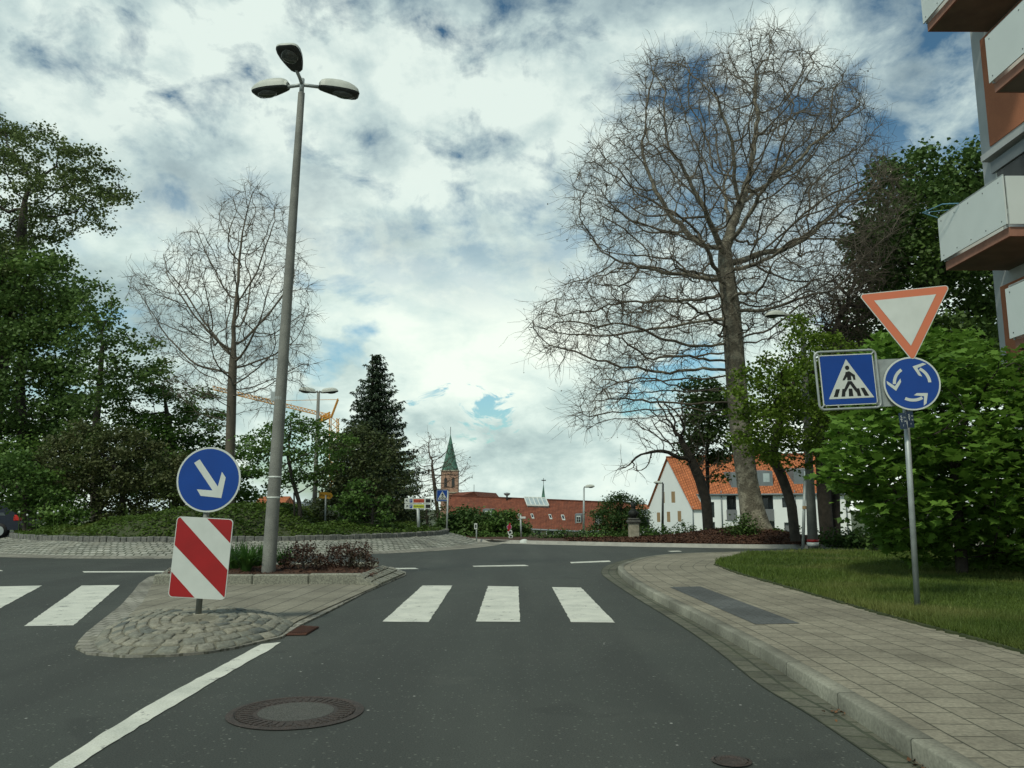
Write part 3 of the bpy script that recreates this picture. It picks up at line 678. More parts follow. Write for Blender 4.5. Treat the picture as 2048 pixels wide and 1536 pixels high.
# planting bed with granite kerb
bed = empty('planting_bed', tuple(G(520, 1160, .03)), 'raised planting bed edged with rough granite blocks on traffic island', 'planting bed')
bfl = G(306, 1169, .03); bfr = G(722, 1168, .03); bbl = G(338, 1146, .03); bbr = G(752, 1140, .03)
def kerbrow(name, a, b, h, wd, blocks, e=.02, mat=GRAN, parent=bed):
    mb = MB(); a = np.array(a); b = np.array(b); L = np.linalg.norm((b-a)[:2]); ang = math.atan2(b[1]-a[1], b[0]-a[0]); x = 0
    M = Matrix.Translation((a[0], a[1], 0)) @ Matrix.Rotation(ang, 4, 'Z'); cuts = np.linspace(0, L, blocks+1)+np.r_[0, RS.uniform(-.12, .12, blocks-1), 0]
    for i in range(blocks):
        mb.bevbox((cuts[i]+.004, 0, -.01), (cuts[i+1]-.004, wd+RS.uniform(-.01, .01), h+RS.uniform(-.008, .008)), e, M)
    o = mb.build(name, mat, parent); return o
kerbrow('front_kerb', bfl, bfr, .185, .15, 4)
kerbrow('back_kerb', bbl+np.array([0, .25, 0]), bbr+np.array([0, .35, 0]), .16, .15, 5)
kerbrow('left_kerb', bbl, bfl, .14, .15, 2)
# sloping cobbles at the right-hand end
tA, tB = G(716, 1150, .185), G(762, 1132, .185); sA, sB = G(757, 1171, .03), G(812, 1146.5, .03)
ms_ = MB(); nS = 11
for i in range(nS):
    for j in range(3):
        def q(u, v_): a = tA+(tB-tA)*u; b = sA+(sB-sA)*u; return a+(b-a)*v_
        u0, u1 = (i+.05)/nS, (i+.95)/nS; v0, v1 = (j+.04)/3, (j+.96)/3
        nrm = np.array([.012, -.004, .02])*RS.uniform(.6, 1.3)
        b4 = [q(u0, v0), q(u1, v0), q(u1, v1), q(u0, v1)]; cc = sum(b4)/4; t4 = [p+(cc-p)*.12+nrm for p in b4]
        ms_.add([p-nrm*2 for p in b4]+t4, [(4,5,6,7)[::-1], (0,1,5,4)[::-1], (1,2,6,5)[::-1], (2,3,7,6)[::-1], (3,0,4,7)[::-1]])
MB().prism([tA-[0, 0, .002], sA-[.0, 0, .004], tA*[1, 1, 0]+[-.02, .0, .0]], (-.3, -1, 0), .05).build('end_stone', GRAN, bed)
ms_.build('end_cobbles', GRAN, bed)
MB().add([tA-[0,0,.012], tB-[0,0,.012], sB-[0,0,.012], sA-[0,0,.012], tA*[1,1,0], tB*[1,1,0]], [(0,3,2,1), (0,1,5,4)]).build('end_mortar', BORD, bed)
sl = np.array([bfl+[.1,.12,0], bfr+[0,.12,0], tA, tB, bbr+[.1,.4,0], bbl+[.1,.3,0]])
u = np.linspace(0, 1, 60); v_ = np.linspace(0, 1, 30); U, V = np.meshgrid(u, v_)
Aq = sl[0]*(1-U[..., None])+(sl[1]+[.15,0,0])*U[..., None]; Bq = sl[5]*(1-U[..., None])+(sl[3]+[.0,.1,0])*U[..., None]; W = Aq*(1-V[..., None])+Bq*V[..., None]
W[..., 2] = .15+.07*np.sin(np.pi*V)*np.sin(np.pi*U)**.5+RS.normal(0, .006, U.shape)
i = np.arange(29)[:, None]*60+np.arange(59)[None]
link('mulch', qmesh(W, np.stack([i, i+1, i+61, i+60], -1).reshape(-1, 4)), MULCH, bed, True)
ch = W.reshape(-1, 3)[RS.randint(0, W.size//3, 5200)]+RS.normal(0, 1, (5200, 3))*[.05, .05, .006]+[0, 0, .012]
tag(link('bark_mulch', leaves(ch, .05, np.array([(0, 0), (.16, .1), (.14, .9), (-.14, .95)]), 1.4, 8), CHIP), 'brown bark chips covering the bed under the lamp post', 'bark mulch', kind='stuff')
BEDC = W
# cobble mound at the nose
m, nt, b, _ = newmat('cobble'); geo = nt.a('ShaderNodeNewGeometry'); co = nt.a('ShaderNodeTexCoord').outputs['Object']
c_ = nt.ramp(geo.outputs['Random Per Island'], [(0, (.10, .115, .11)), (.15, (.175, .185, .155)), (.6, (.235, .232, .188)), (1, (.30, .29, .23))])
c_ = nt.mix(.6, c_, nt.ramp(nt.noise(co, 24, 7, .65), [(.25, .12), (.75, .9)]), 'OVERLAY')
c_ = nt.mix(nt.ramp(nt.noise(co, 5, 6, .7), [(.50, 0), (.64, .5)]), c_, (.25, .235, .175))
nt.l.new(c_, b.inputs['Base Color']); b.inputs['Roughness'].default_value = .9; b.inputs['Specular IOR Level'].default_value = .25; bumpn(nt, b, nt.noise(co, 55, 6, .7), .9, .014)
COBB = m
MO = [(186,1285),(200,1262),(240,1240),(290,1222),(370,1216),(460,1216),(520,1219),(566,1231),(590,1246),(564,1269),(520,1279),(471,1291),(415,1300),(341,1306),(250,1307.5),(200,1302)]
mo = np.array(Gl(MO, .03))
MORT = M_('sandy_mortar', (.20, .19, .14), (.13, .13, .095), 12, .95, bump=.9, bscale=60, bdist=.01, fine=.4)
def stone_mound():
    rs = np.random.RandomState(6); pl = mo[:, :2]; c = np.array([G(400, 1250, .1)[0], G(400, 1250, .1)[1]]); q = resample(np.vstack([pl, pl[:1]]), .02)[:-1]; ang = np.arctan2(q[:, 1]-c[1], q[:, 0]-c[0]); o_ = np.argsort(ang); q = q[o_]; ang = ang[o_]
    def edge_(a): a = (a+math.pi) % (2*math.pi)-math.pi; return np.array([np.interp(a, ang, q[:, 0], period=2*math.pi), np.interp(a, ang, q[:, 1], period=2*math.pi)])
    H = lambda f: .022+.125*math.sin(min(1, (1-f)*1.5)*math.pi/2)
    def pt(f, a, dz=0): e_ = edge_(a); p = c+(e_-c)*f; return np.array([p[0], p[1], H(f)+dz])
    V = []; Fm = []; na = 96; fs = [1, .93, .84, .72, .58, .42, .25, .02]
    for f in fs:
        for k in range(na): V.append(pt(f, 2*math.pi*k/na, 0 if f < 1 else -.02))
    for i in range(len(fs)-1):
        for k in range(na): Fm.append((i*na+k, i*na+(k+1) % na, (i+1)*na+(k+1) % na, (i+1)*na+k))
    g = empty('cobble_mound', (c[0], c[1], .03), 'low dome of rough grey cobbles around the foot of the striped board', 'cobble mound')
    link('mortar_bed', polys(V, Fm), MORT, g, True)
    mb = MB(); rings = [1.0, .87, .745, .625, .51, .40, .29, .18]
    for i in range(len(rings)-1):
        f0, f1 = rings[i], rings[i+1]; per = sum(np.linalg.norm(pt(f0, 2*math.pi*k/64)-pt(f0, 2*math.pi*(k+1)/64)) for k in range(64)); n = max(6, int(per/rs.uniform(.165, .195)))
        # equal arc length around the ring
        aa = np.linspace(0, 2*math.pi, 241); pp = np.array([pt((f0+f1)/2, a) for a in aa]); s_ = np.r_[0, np.cumsum(np.linalg.norm(np.diff(pp, axis=0), axis=1))]; cuts = np.interp(np.linspace(0, s_[-1], n+1)+np.r_[0, rs.uniform(-.045, .045, n-1), 0], s_, aa)
        for k in range(n):
            a0, a1 = cuts[k], cuts[k+1]; ga = (a1-a0)*rs.uniform(.03, .07); gf = (f0-f1)*rs.uniform(.04, .09); h = rs.uniform(.006, .017); bt = []; tp = []
            prm = []
            for (u, w_) in ((0, 0), (.5, 0), (1, 0), (1, .5), (1, 1), (.5, 1), (0, 1), (0, .5)): prm.append((a0+ga+(a1-a0-2*ga)*u+rs.normal(0, .05)*(a1-a0), f0-gf-(f0-f1-2*gf)*w_+rs.normal(0, .04)*(f0-f1)))
            ca = sum(p[0] for p in prm)/8; cf = sum(p[1] for p in prm)/8
            for a, f in prm: bt.append(pt(min(f, .995), a, -.01)); 
            for a, f in prm: a = a+(ca-a)*.05; f = f+(cf-f)*.05; bt.append(pt(f, a, h*.65))
            for a, f in prm: a = a+(ca-a)*.22; f = f+(cf-f)*.22; tp.append(pt(f, a, h+rs.normal(0, .002)))
            top = pt(cf, ca, h+rs.uniform(0, .006)); j = [(i_, (i_+1) % 8, (i_+1) % 8+8, i_+8) for i_ in range(8)]+[(i_+8, (i_+1) % 8+8, (i_+1) % 8+16, i_+16) for i_ in range(8)]+[(i_+16, (i_+1) % 8+16, 24) for i_ in range(8)]
            mb.add(bt+tp+[top], j)
    mb.build('cobbles', COBB, g, True)
stone_mound()
# far edge kerb and mulch mound
fk = resample(smooth(YK, 2), .25); fk3 = np.c_[fk, np.full(len(fk), .1)]
sweep('far_kerb', fk3[::-1], [(-.25, .004), (-.24, .012), (-.02, .02), (0.0, .10), (.02, .115), (.14, .115), (.14, 0)], CONK)
yk = lambda x: np.interp(x, YK[:, 0], YK[:, 1])
xs = np.r_[np.linspace(-50, -3, 40), np.linspace(-2.9, 16, 150), np.linspace(17, 58, 30)]; vs = np.linspace(0, 1, 40); XX, VV = np.meshgrid(xs, vs)
YY = yk(XX)+.10+VV*(np.maximum(47-yk(XX), 6))
def bedz(x, y): 
    m_ = np.exp(-(((x-8.5)/np.where(x > 8.5, 1.5, 2.6))**2+((y-28.3)/2.0)**2)); edge = np.clip((y-yk(x)-.1)/.8, 0, 1)
    z_ = .10+.03*edge+.46*m_*edge; return z_ - np.clip((y-34)/13, 0, 1)*.75
ZZ = bedz(XX, YY)+RS.normal(0, .008, XX.shape); i = np.arange(39)[:, None]*len(xs)+np.arange(len(xs)-1)[None]; k = len(xs)
o = link('mulch_ground', qmesh(np.stack([XX, YY, ZZ], -1), np.stack([i, i+1, i+k+1, i+k], -1).reshape(-1, 4)), MULCH, None, True); o['kind'] = 'structure'
n = 30000; x = RS.uniform(2, 13, n); y = yk(x)+.15+RS.uniform(0, 1, n)**1.5*5; c3 = np.c_[x, y, bedz(x, y)+RS.uniform(0, .03, n)]
tag(link('wood_chips', leaves(c3, .085, np.array([(0, 0), (.2, .1), (.18, .9), (-.18, .95)]), 1.0, 9), CHIP), 'reddish brown wood chips on the bank around the big bare tree', 'wood chips', kind='stuff')
# ------------------------------------------------------------------ signs
class Board:
    """flat sign plane: c centre, a = turn about the vertical (positive faces left), lean in the sign's own plane"""
    def __init__(s, c, a=0.0, lean=0.0):
        s.c = np.array(c, float); s.n = np.array([-math.sin(a), -math.cos(a), 0]); r = np.array([math.cos(a), -math.sin(a), 0]); u = np.array([0, 0, 1.0])
        s.r = r*math.cos(lean)-u*math.sin(lean); s.u = u*math.cos(lean)+r*math.sin(lean)
    def p(s, x, y, off=0): return s.c+s.r*x+s.u*y+s.n*off
    def plate(s, mb, pts, off, t):
        q = [s.p(x, y, off) for x, y in pts]; return mb.prism(q, s.n, t)
def circle(r, n=48, cx=0, cy=0): return [(cx+r*math.cos(2*math.pi*i/n), cy+r*math.sin(2*math.pi*i/n)) for i in range(n)]
def rrect(w, h, r, n=6):
    o = []
    for cx, cy, a0 in ((w/2-r, h/2-r, 0), (-w/2+r, h/2-r, 90), (-w/2+r, -h/2+r, 180), (w/2-r, -h/2+r, 270)):
        for i in range(n+1): a = R(a0+90*i/n); o.append((cx+r*math.cos(a), cy+r*math.sin(a)))
    return o
def rtri(W, r, n=5):
    """point-down triangle, side W, centred on its centroid, rounded corners"""
    H = W*math.sqrt(3)/2; c = [(-W/2, H/3), (W/2, H/3), (0, -2*H/3)]; o = []
    for i, (x, y) in enumerate(c):
        L = math.hypot(x, y); k = (L-2*r)/L; cx, cy = x*k, y*k; a0 = math.degrees(math.atan2(y, x))-60
        for j in range(n+1): a = R(a0+120*j/n); o.append((cx+r*math.cos(a), cy+r*math.sin(a)))
    return sorted(o, key=lambda p: math.atan2(p[1], p[0]))
def clip(poly, a, b, c):      # keep a x + b y <= c
    o = []
    for i in range(len(poly)):
        p, q = poly[i], poly[(i+1) % len(poly)]; dp = a*p[0]+b*p[1]-c; dq = a*q[0]+b*q[1]-c
        if dp <= 0: o.append(p)
        if dp*dq < 0: t = dp/(dp-dq); o.append((p[0]+(q[0]-p[0])*t, p[1]+(q[1]-p[1])*t))
    return o
def tess(mb, pts3):
    f = tessellate_polygon([[Vector(tuple(p)) for p in pts3]]); return mb.add(pts3, [tuple(t) for t in f])
def flat(B, polysxy, name, mat, parent, off):
    mb = MB()
    for k, q in enumerate(polysxy): tess(mb, [B.p(x, y, off+.0002*k) for x, y in q])
    return mb.build(name, mat, parent)
def text(B, s, x, y, h, mat, parent, off, name='lettering', wmax=None, align='CENTER'):
    cu = bpy.data.curves.new('t', 'FONT'); cu.body = s; cu.size = h*1.38; cu.align_x = align; cu.align_y = 'CENTER'; cu.resolution_u = 2
    ob = bpy.data.objects.new('t', cu); COL.objects.link(ob); bpy.context.view_layer.update()
    me = bpy.data.meshes.new_from_object(ob.evaluated_get(bpy.context.evaluated_depsgraph_get())); bpy.data.objects.remove(ob)
    w_ = max((v.co.x for v in me.vertices))-min((v.co.x for v in me.vertices)); k = min(1, wmax/w_) if wmax else 1
    for v in me.vertices: v.co = Vector(tuple(B.p(x+v.co.x*k, y+v.co.y, off)))
    me.materials.clear(); return link(name, me, mat, parent)
def pole(name, a, b, r, mat, parent, n=16, r1=None): return MB().tube([a, b], [r, r1 or r], n).build(name, mat, parent, True)
def cross_symbol(B, w, parent, fine=True, off=.004):
    """white triangle with walker on blue"""
    k = w/430.0; Q = lambda L: [((x-515-(y-787)*.035)*k, -(y-787)*k*1.08) for x, y in L]
    flat(B, [Q([(509, 636), (710, 926), (352, 926)])], 'triangle', WHITE, parent, off)
    mb = [Q([(413,855),(444,855),(423,911),(391,911)]), Q([(463,855),(489,855),(481,911),(452,911)]), Q([(513,855),(541,855),(546,911),(510,911)]), Q([(569,855),(596,855),(608,911),(579,911)]), Q([(607,853),(637,853),(670,912),(635,912)]),
          Q([(498,732),(526,726),(540,735),(570,757),(572,790),(556,792),(551,768),(538,758),(540,792),(507,792),(507,766),(486,791),(469,791),(494,747)]),
          Q([(510,800),(541,800),(586,868),(592,880),(571,884),(526,822),(488,876),(478,886),(464,880)]),
          [((513-515)*k+17*k*math.cos(a)+3*k, (87)*k*1.08+17*k*math.sin(a)) for a in np.linspace(0, 2*math.pi, 20, False)]]
    flat(B, mb, 'walker', BLACK, parent, off+.002)
# --- keep-right sign and striped board on the island
bp = G(393, 1229, .155); Ys = bp[1]; top = P(412, 1026, Ys)
g = empty('keep_right_sign', tuple(bp), 'round blue sign with white arrow pointing down right above the striped board', 'traffic sign')
ax = unit(P(413, 960, Ys)-bp); pole('post', bp-ax*.1+[0, .05, 0], P(416, 940, Ys)+[0, .05, 0], .031, M_('post_grey', (.20, .21, .19), (.15, .155, .14), 9, .6, .2, bump=.2), g)
c = P(417, 959, Ys); rr_ = (np.linalg.norm(P(482, 959, Ys)-P(352, 959, Ys)))/2
B = Board(c, R(2), R(3)); mb = MB(); B.plate(mb, circle(rr_), -.012, .010); mb.build('sign_plate', WHITE, g)
flat(B, [circle(rr_*.945)], 'blue_face', BLUE, g, .0)
AR = [(1578,288),(1750,490),(1770,375),(1806,418),(1788,577),(1618,568),(1582,520),(1710,522),(1535,318)]
flat(B, [[((x-1667)/262*rr_, -(y-440)/252*rr_) for x, y in AR]], 'arrow', WHITE, g, .002)
g = empty('striped_hazard_board', tuple(P(402, 1196, Ys)), 'tall board with slanting red and white stripes below the round arrow sign', 'hazard board')
c = P(402, 1115.5, Ys); Wd = np.linalg.norm(P(459, 1115, Ys)-P(345, 1115, Ys)); Hd = np.linalg.norm(P(402, 1035, Ys)-P(402, 1196.5, Ys))
B = Board(c, 0, R(3)); mb = MB(); B.plate(mb, rrect(Wd, Hd, .045), -.010, .012); mb.build('board', WHITE, g)
base = rrect(Wd-.016, Hd-.016, .038); U = lambda u, v: ((u-.5)*Wd, (.5-v)*Hd)
def half(poly, p, q, side):
    (x0, y0), (x1, y1) = U(*p), U(*q); a, b_ = y1-y0, -(x1-x0); c_ = a*x0+b_*y0
    return clip(poly, a, b_, c_) if side > 0 else clip(poly, -a, -b_, -c_)
red = [half(base, (.52, 0), (1, .31), 1), half(half(base, (.04, 0), (1, .64), -1), (0, .35), (.98, .97), 1), half(base, (0, .68), (.48, 1.0), -1)]
flat(B, red, 'red_stripes', RED, g, .004)
# --- right-hand sign post
sb = G(1845, 1221, .11); Yr = sb[1]
g = empty('sign_post', tuple(sb), 'galvanised round post standing in the lawn beside the pavement', 'post')
pt = P(1822, 812, Yr)+[0, .06, 0]; pt += [0, .05, 0]; pole('post', sb+[0, .11, -.15], pt+(pt-sb)*.22, .032, GALV, g, 20)
for yy in (740, 800, 640): mb = MB(); q_ = P(1822-(yy-812)*-.055, yy, Yr); mb.box(q_+[-.05, .035, -.02], q_+[.05, .11, .02]); mb.build('clamp', GALV, g)
g = empty('give_way_sign', tuple(P(1816, 712, Yr)), 'triangular point-down sign with faded red border on top of the post', 'traffic sign')
cy = P(1812, 633, Yr); Wt = np.linalg.norm(P(1892, 590, Yr)-P(1728, 592, Yr))/math.cos(R(15))*1.0
cy = P(1813.5, 627, Yr); B = Board(cy, R(15), R(-2.6)); mb = MB(); B.plate(mb, rtri(Wt, .035), -.012, .012); mb.build('sign_plate', WHITE, g)
flat(B, [rtri(Wt-.03, .027)], 'red_border', FADED, g, .002); flat(B, [rtri(Wt*.67, .002)], 'white_field', WHITE, g, .005)
g = empty('roundabout_sign', tuple(P(1824, 820, Yr)), 'round blue sign with three white circling arrows below the triangular sign', 'traffic sign')
c = P(1824, 767, Yr); rr_ = np.linalg.norm(P(1878, 767, Yr)-P(1770, 767, Yr))/2
B = Board(c, R(8), R(-3)); mb = MB(); B.plate(mb, circle(rr_), -.012, .012); mb.build('sign_plate', WHITE, g); flat(B, [circle(rr_*.94)], 'blue_face', BLUE, g, .002)
arr = []
for a0 in (0, 120, 240):
    ri, ro, a1 = .565, .675, a0+58
    body = [(ro*math.cos(R(t)), ro*math.sin(R(t))) for t in np.linspace(a0, a1, 12)]+[(ri*math.cos(R(t)), ri*math.sin(R(t))) for t in np.linspace(a1, a0, 12)]
    arr.append([(x*rr_, y*rr_) for x, y in body])
    cm = np.array([.62*math.cos(R(a1)), .62*math.sin(R(a1))]); t_ = np.array([-math.sin(R(a1+8)), math.cos(R(a1+8))]); n_ = np.array([t_[1], -t_[0]])
    hd_ = [cm+t_*.26, cm+n_*.25+t_*-.04, cm+n_*.25+t_*-.17, cm+n_*.0+t_*.08, cm-n_*.25+t_*-.17, cm-n_*.25+t_*-.04]
    arr.append([(x*rr_, y*rr_) for x, y in hd_])
for k in range(3):
    mb = MB()
    for j in (0, 1): tess(mb, [B.p(x, y, .004+.0003*j) for x, y in arr[2*k+j]])
    mb.build('arrow', WHITE, g)
g = empty('pedestrian_crossing_sign', tuple(P(1752, 790, Yr)), 'large square blue crossing sign in tubular frame left of the round roundabout sign', 'traffic sign')
c = P(1696, 759, Yr); Wc = np.linalg.norm(P(1750, 759, Yr)-P(1641, 759, Yr))
B = Board(c, 0, R(-2.6)); mb = MB(); B.plate(mb, rrect(Wc, Wc*.94, .012, 3), -.006, .006); mb.build('sign_plate', WHITE, g)
flat(B, [rrect(Wc*.965, Wc*.905, .006, 2)], 'blue_face', BLUE, g, .002); cross_symbol(B, Wc, g)
fr = [B.p(x, y, -.01) for x, y in rrect(Wc*1.13, Wc*1.07, .06, 6)]; MB().tube(fr+[fr[0]], .014, 8, False).build('tubular_frame', GALV, g, True)
for x, y in ((-1, -1), (1, -1), (-1, 1), (1, 1)): MB().tube([B.p(x*Wc*.47, y*Wc*.44, .004), B.p(x*Wc*.54, y*Wc*.51, -.008)], .009, 6).build('corner_clip', GALV, g)
mb = MB(); Bb = Board(P(1790, 763, Yr)+[0, .075, 0], 0, R(-2.6)); hw = .21; Bb.plate(mb, [(-hw, -Wc*.44), (hw, -Wc*.44), (hw, Wc*.38), (hw*.55, Wc*.44), (-hw, Wc*.44)], -.004, .004); mb.build('bracket_plate', GALV, g)
NAVY = M_('dark_blue_enamel', (.012, .028, .060), None, 6, .4)
for lab, px_, py_, a_, yo in (('narrow dark blue utility plate strapped to post, the right one', 1820, 839, 0, -.01), ('narrow dark blue utility plate strapped to post, the left one', 1807.5, 841.5, R(18), .02)):
    g = empty('utility_plate', tuple(P(px_, py_, Yr)), lab, 'utility plate', 'dark blue plates on the sign post')
    B = Board(P(px_, py_, Yr)+[0, yo, 0], a_, R(-3)); mb = MB(); B.plate(mb, rrect(.075, .19, .004, 2), -.003, .003); mb.build('plate', NAVY, g)
    text(B, 'S', -.012, .045, .034, WHITE, g, .001, 'lettering'); text(B, 'T', -.012, .002, .034, WHITE, g, .001, 'lettering')
    text(B, '10', .02, .038, .018, WHITE, g, .001, 'number'); text(B, '18', .02, -.006, .018, WHITE, g, .001, 'number'); text(B, '7', .0, -.055, .02, WHITE, g, .001, 'number')
# ------------------------------------------------------------------ lamps
def head(parent, o, d, L, tilt=0.0, w=1.0, names=('lamp_shell', 'lamp_lens')):
    """luminaire: o = neck point, d = horizontal heading, tilt upward"""
    d = unit(np.array(d, float)); up = np.array([0, 0, 1.0]); f = d*math.cos(tilt)+up*math.sin(tilt); sd_ = np.cross(d, up); un = np.cross(sd_, f)
    T = [0, .05, .15, .3, .5, .7, .86, .95, 1]; Wt_ = [.055, .085, .105, .13, .155, .165, .155, .135, .085]; Ht = [.08, .135, .165, .18, .185, .17, .13, .085, .02]; Bt = [.025, .03, .035, .04, .05, .055, .045, .03, .01]
    V1 = []; V2 = []; n = 12
    for t, w_, h, b_ in zip(T, Wt_, Ht, Bt):
        c = o+f*L*t
        for k in range(n+1):
            a = math.pi*k/n; ca = math.cos(a); x = w_*w*math.copysign(abs(ca)**.6, ca); V1.append(c+sd_*x+un*h*math.sin(a)**.7*L/.7); V2.append(c+sd_*x*.94-un*(b_*L/.7*math.sin(a)**.8)-un*.002)
    q = [(i*(n+1)+k, i*(n+1)+k+1, (i+1)*(n+1)+k+1, (i+1)*(n+1)+k) for i in range(len(T)-1) for k in range(n)]
    caps = [tuple(range(n+1)), tuple(range((len(T)-1)*(n+1), len(T)*(n+1)))]
    sh = MB().add(V1, q+caps).build(names[0], SHELL, parent, True); MB().add(V2, q+caps).build('housing_underside', DKGREY, sh, True)
    # bowl
    V3 = []; m_ = 7
    for i in range(m_+1):
        t = .34+.56*i/m_; s_ = math.sin(math.pi*i/m_)**.6; c = o+f*L*t-un*(.045*L/.7)
        for k in range(n+1): a = math.pi*k/n; V3.append(c+sd_*.115*w*math.cos(a)*max(s_, .05)-un*.05*math.sin(a)*s_)
    MB().add(V3, [(i*(n+1)+k, i*(n+1)+k+1, (i+1)*(n+1)+k+1, (i+1)*(n+1)+k) for i in range(m_) for k in range(n)]).build(names[1], LENS, sh, True)
lb = G(537, 1142, .2); Yl = lb[1]; lt_ = P(603, 186, Yl)
g = empty('street_lamp', tuple(lb), 'tall grey three-headed street lamp rising from the bed on the traffic island', 'street lamp')
pts = [lb+(lt_-lb)*t for t in np.linspace(0, 1, 13)]; MB().tube([lb-[0, 0, .15]]+pts, [.117]+[.117-.057*t for t in np.linspace(0, 1, 13)], 20).build('pole', CONC, g, True)
MB().tube([lt_, lt_+[.004, 0, .28]], .042, 12).build('top_sleeve', DKGREY if False else GALV, g, True)
hub = lt_+[.004, 0, .16]
for i, (dx, dy, tl, nm) in enumerate(((-.94, .34, .04, 'l'), (.94, .34, .0, 'r'), (-.10, -1, .30, 'f'))):
    d = unit(np.array([dx, dy, 0])); aL = .30 if i < 2 else .26
    o2 = hub+d*aL+[0, 0, .02 if i < 2 else .12]; MB().tube([hub, hub+d*aL*.5+[0, 0, .01 if i < 2 else .07], o2+d*.05], .032, 10).build('arm', GALV, g, True); head(g, o2, d, .74 if i < 2 else .62, tl-.06, 1.15 if i < 2 else 1.3)
for yy in (956, 997):
    c = P(551.5+(977-yy)*.07, yy, Yl); t = (c[2]-lb[2])/(lt_[2]-lb[2]); c = lb+(lt_-lb)*t; r_ = .117-.057*t+.003; MB().tube([c, c+[0, 0, .03]], r_, 20).build('reflective_band', WHITE, g, True)
c = P(556, 800, Yl); t = (c[2]-lb[2])/(lt_[2]-lb[2]); c = lb+(lt_-lb)*t; MB().tube([c, c+[0, 0, .05]], .098, 16).box(c+[-.16, -.03, -.02], c+[-.085, .03, .14]).build('junction_box', GALV, g)
# far double lamp behind the trees
def simple_lamp(px0, py0, Yd, px1, py1, r0, r1, heads, label, mat=CONC, L=.75, name='street_lamp', zb=None):
    b0 = P(px0, py0, Yd); t0 = P(px1, py1, Yd); g = empty(name, tuple(b0), label, 'street lamp'); pole('pole', b0, t0, r0, mat, g, 12, r1)
    for dx, dy, tl, aL in heads:
        d = unit(np.array([dx, dy, 0])); e = t0+d*aL+[0, 0, aL*math.tan(tl)]; MB().tube([t0-[0, 0, .05], t0+d*aL*.4+[0, 0, .08], e], r1*.7, 8).build('arm', mat, g, True); head(g, e, d, L, tl)
    return g
simple_lamp(628, 1040, 38, 637, 786, .12, .07, [(-1, -.15, .12, .15), (1, .15, .12, .15)], 'distant two-headed street lamp rising behind the small trees', L=.78)
rl = G(1626, 1092, .12); 
g = empty('street_lamp', tuple(rl), 'thick grey lamp column with single head half hidden behind yellow green foliage', 'street lamp')
rt = P(1604, 634, rl[1]); MB().tube([rl-[0, 0, .2], rl+(rt-rl)*.35, rt], [.155, .12, .07], 18).build('pole', CONC, g, True)
MB().tube([rt-[0, 0, .1], rt+[-.25, 0, .05], rt+[-.6, 0, .06]], .05, 8).build('arm', CONC, g, True); head(g, rt+[-.55, 0, .05], (-1, -.1, 0), .6, -.05)
MB().tube([rl+[0, 0, .0], rl+[0, 0, .11]], .172, 18).build('base_band', WHITE, g, True)
MB().tube([rl+[0, 0, .12], rl+[0, 0, .19]], .170, 18).build('red_band', RED, g, True)
b0 = G(1606, 1096, .12); g = empty('thin_post', tuple(b0), 'thin galvanised post standing just left of the thick lamp column', 'post'); pole('post', b0, P(1609.5, 962, b0[1]), .042, GALV, g); 
MB().tube([P(1609, 1018, b0[1]-.01), P(1609, 1012, b0[1]-.01)], .06, 10).build('clamp', ORNG if False else WOOD, g)
# manholes and drain
def manhole(c, r, label, name='manhole_cover', ribs=True):
    g = empty(name, tuple(c), label, 'manhole cover'); mb = MB(); n = 64
    def ring(a, b_, z0, z1):
        for i in range(n):
            t0, t1 = 2*math.pi*i/n, 2*math.pi*(i+1)/n; q = [(c[0]+R_*math.cos(t), c[1]+R_*math.sin(t)) for R_, t in ((a, t0), (b_, t0), (b_, t1), (a, t1))]
            mb.add([(*q[0], z0), (*q[1], z1), (*q[2], z1), (*q[3], z0)], [(0, 1, 2, 3)])
    ring(r*.9, r, .011, .006); ring(r*.87, r*.9, .003, .011); mb.build('frame_ring', IRON, g)
    mb = MB(); ring(r*.56, r*.865, .007, .007); ring(r*.55, r*.56, .004, .007)
    if ribs:
        for k in range(40):
            a = 2*math.pi*k/40; M = Matrix.Translation((c[0], c[1], 0)) @ Matrix.Rotation(a, 4, 'Z'); mb.box((r*.62, -.010, .006), (r*.80, .010, .0105), M)
        for k in range(56):
            a = 2*math.pi*k/56; M = Matrix.Translation((c[0], c[1], 0)) @ Matrix.Rotation(a, 4, 'Z'); mb.box((r*.82, -.008, .006), (r*.86, .010, .0105), M)
    mb.build('cover_ring', IRON, g)
    me = polys([(c[0]+r*.555*math.cos(t), c[1]+r*.555*math.sin(t), .0075) for t in np.linspace(0, 2*math.pi, 48, False)], [tuple(range(48))]); link('concrete_centre', me, M_('cover_concrete', (.075, .078, .068), (.10, .10, .088), 30, .9, bump=.9, bscale=130, bdist=.01, fine=.6, fscale=160), g)
mc = G(592, 1425, 0); manhole(mc, np.linalg.norm(G(726, 1425, 0)-G(458, 1425, 0))/2, 'round rusty manhole cover with concrete centre in the middle of the lane')
mc = G(1463, 1524, 0); r_ = (G(1503, 1524, 0)-G(1423, 1524, 0))[0]/2
g = empty('valve_cover', tuple(mc), 'small round iron cover in the asphalt near the right kerb', 'valve cover'); mb = MB()
for a_, b_, z0, z1 in ((.0, .5, .006, .006), (.5, .56, .006, .010), (.56, .78, .010, .010), (.78, .8, .010, .004), (.8, .86, .004, .004), (.86, 1, .011, .008)):
    for i in range(40):
        t0, t1 = 2*math.pi*i/40, 2*math.pi*(i+1)/40; q = [(mc[0]+r_*k_*math.cos(t), mc[1]+r_*k_*math.sin(t)) for k_, t in ((a_, t0), (b_, t0), (b_, t1), (a_, t1))]
        mb.add([(*q[0], z0), (*q[1], z1), (*q[2], z1), (*q[3], z0)], [(0, 1, 2, 3)] if a_ > 0 else [(0, 1, 2)])
mb.build('iron_lid', IRON, g)
dg = [G(x, y, 0) for x, y in ((572, 1272), (604, 1254), (638, 1256), (612, 1271.5))]
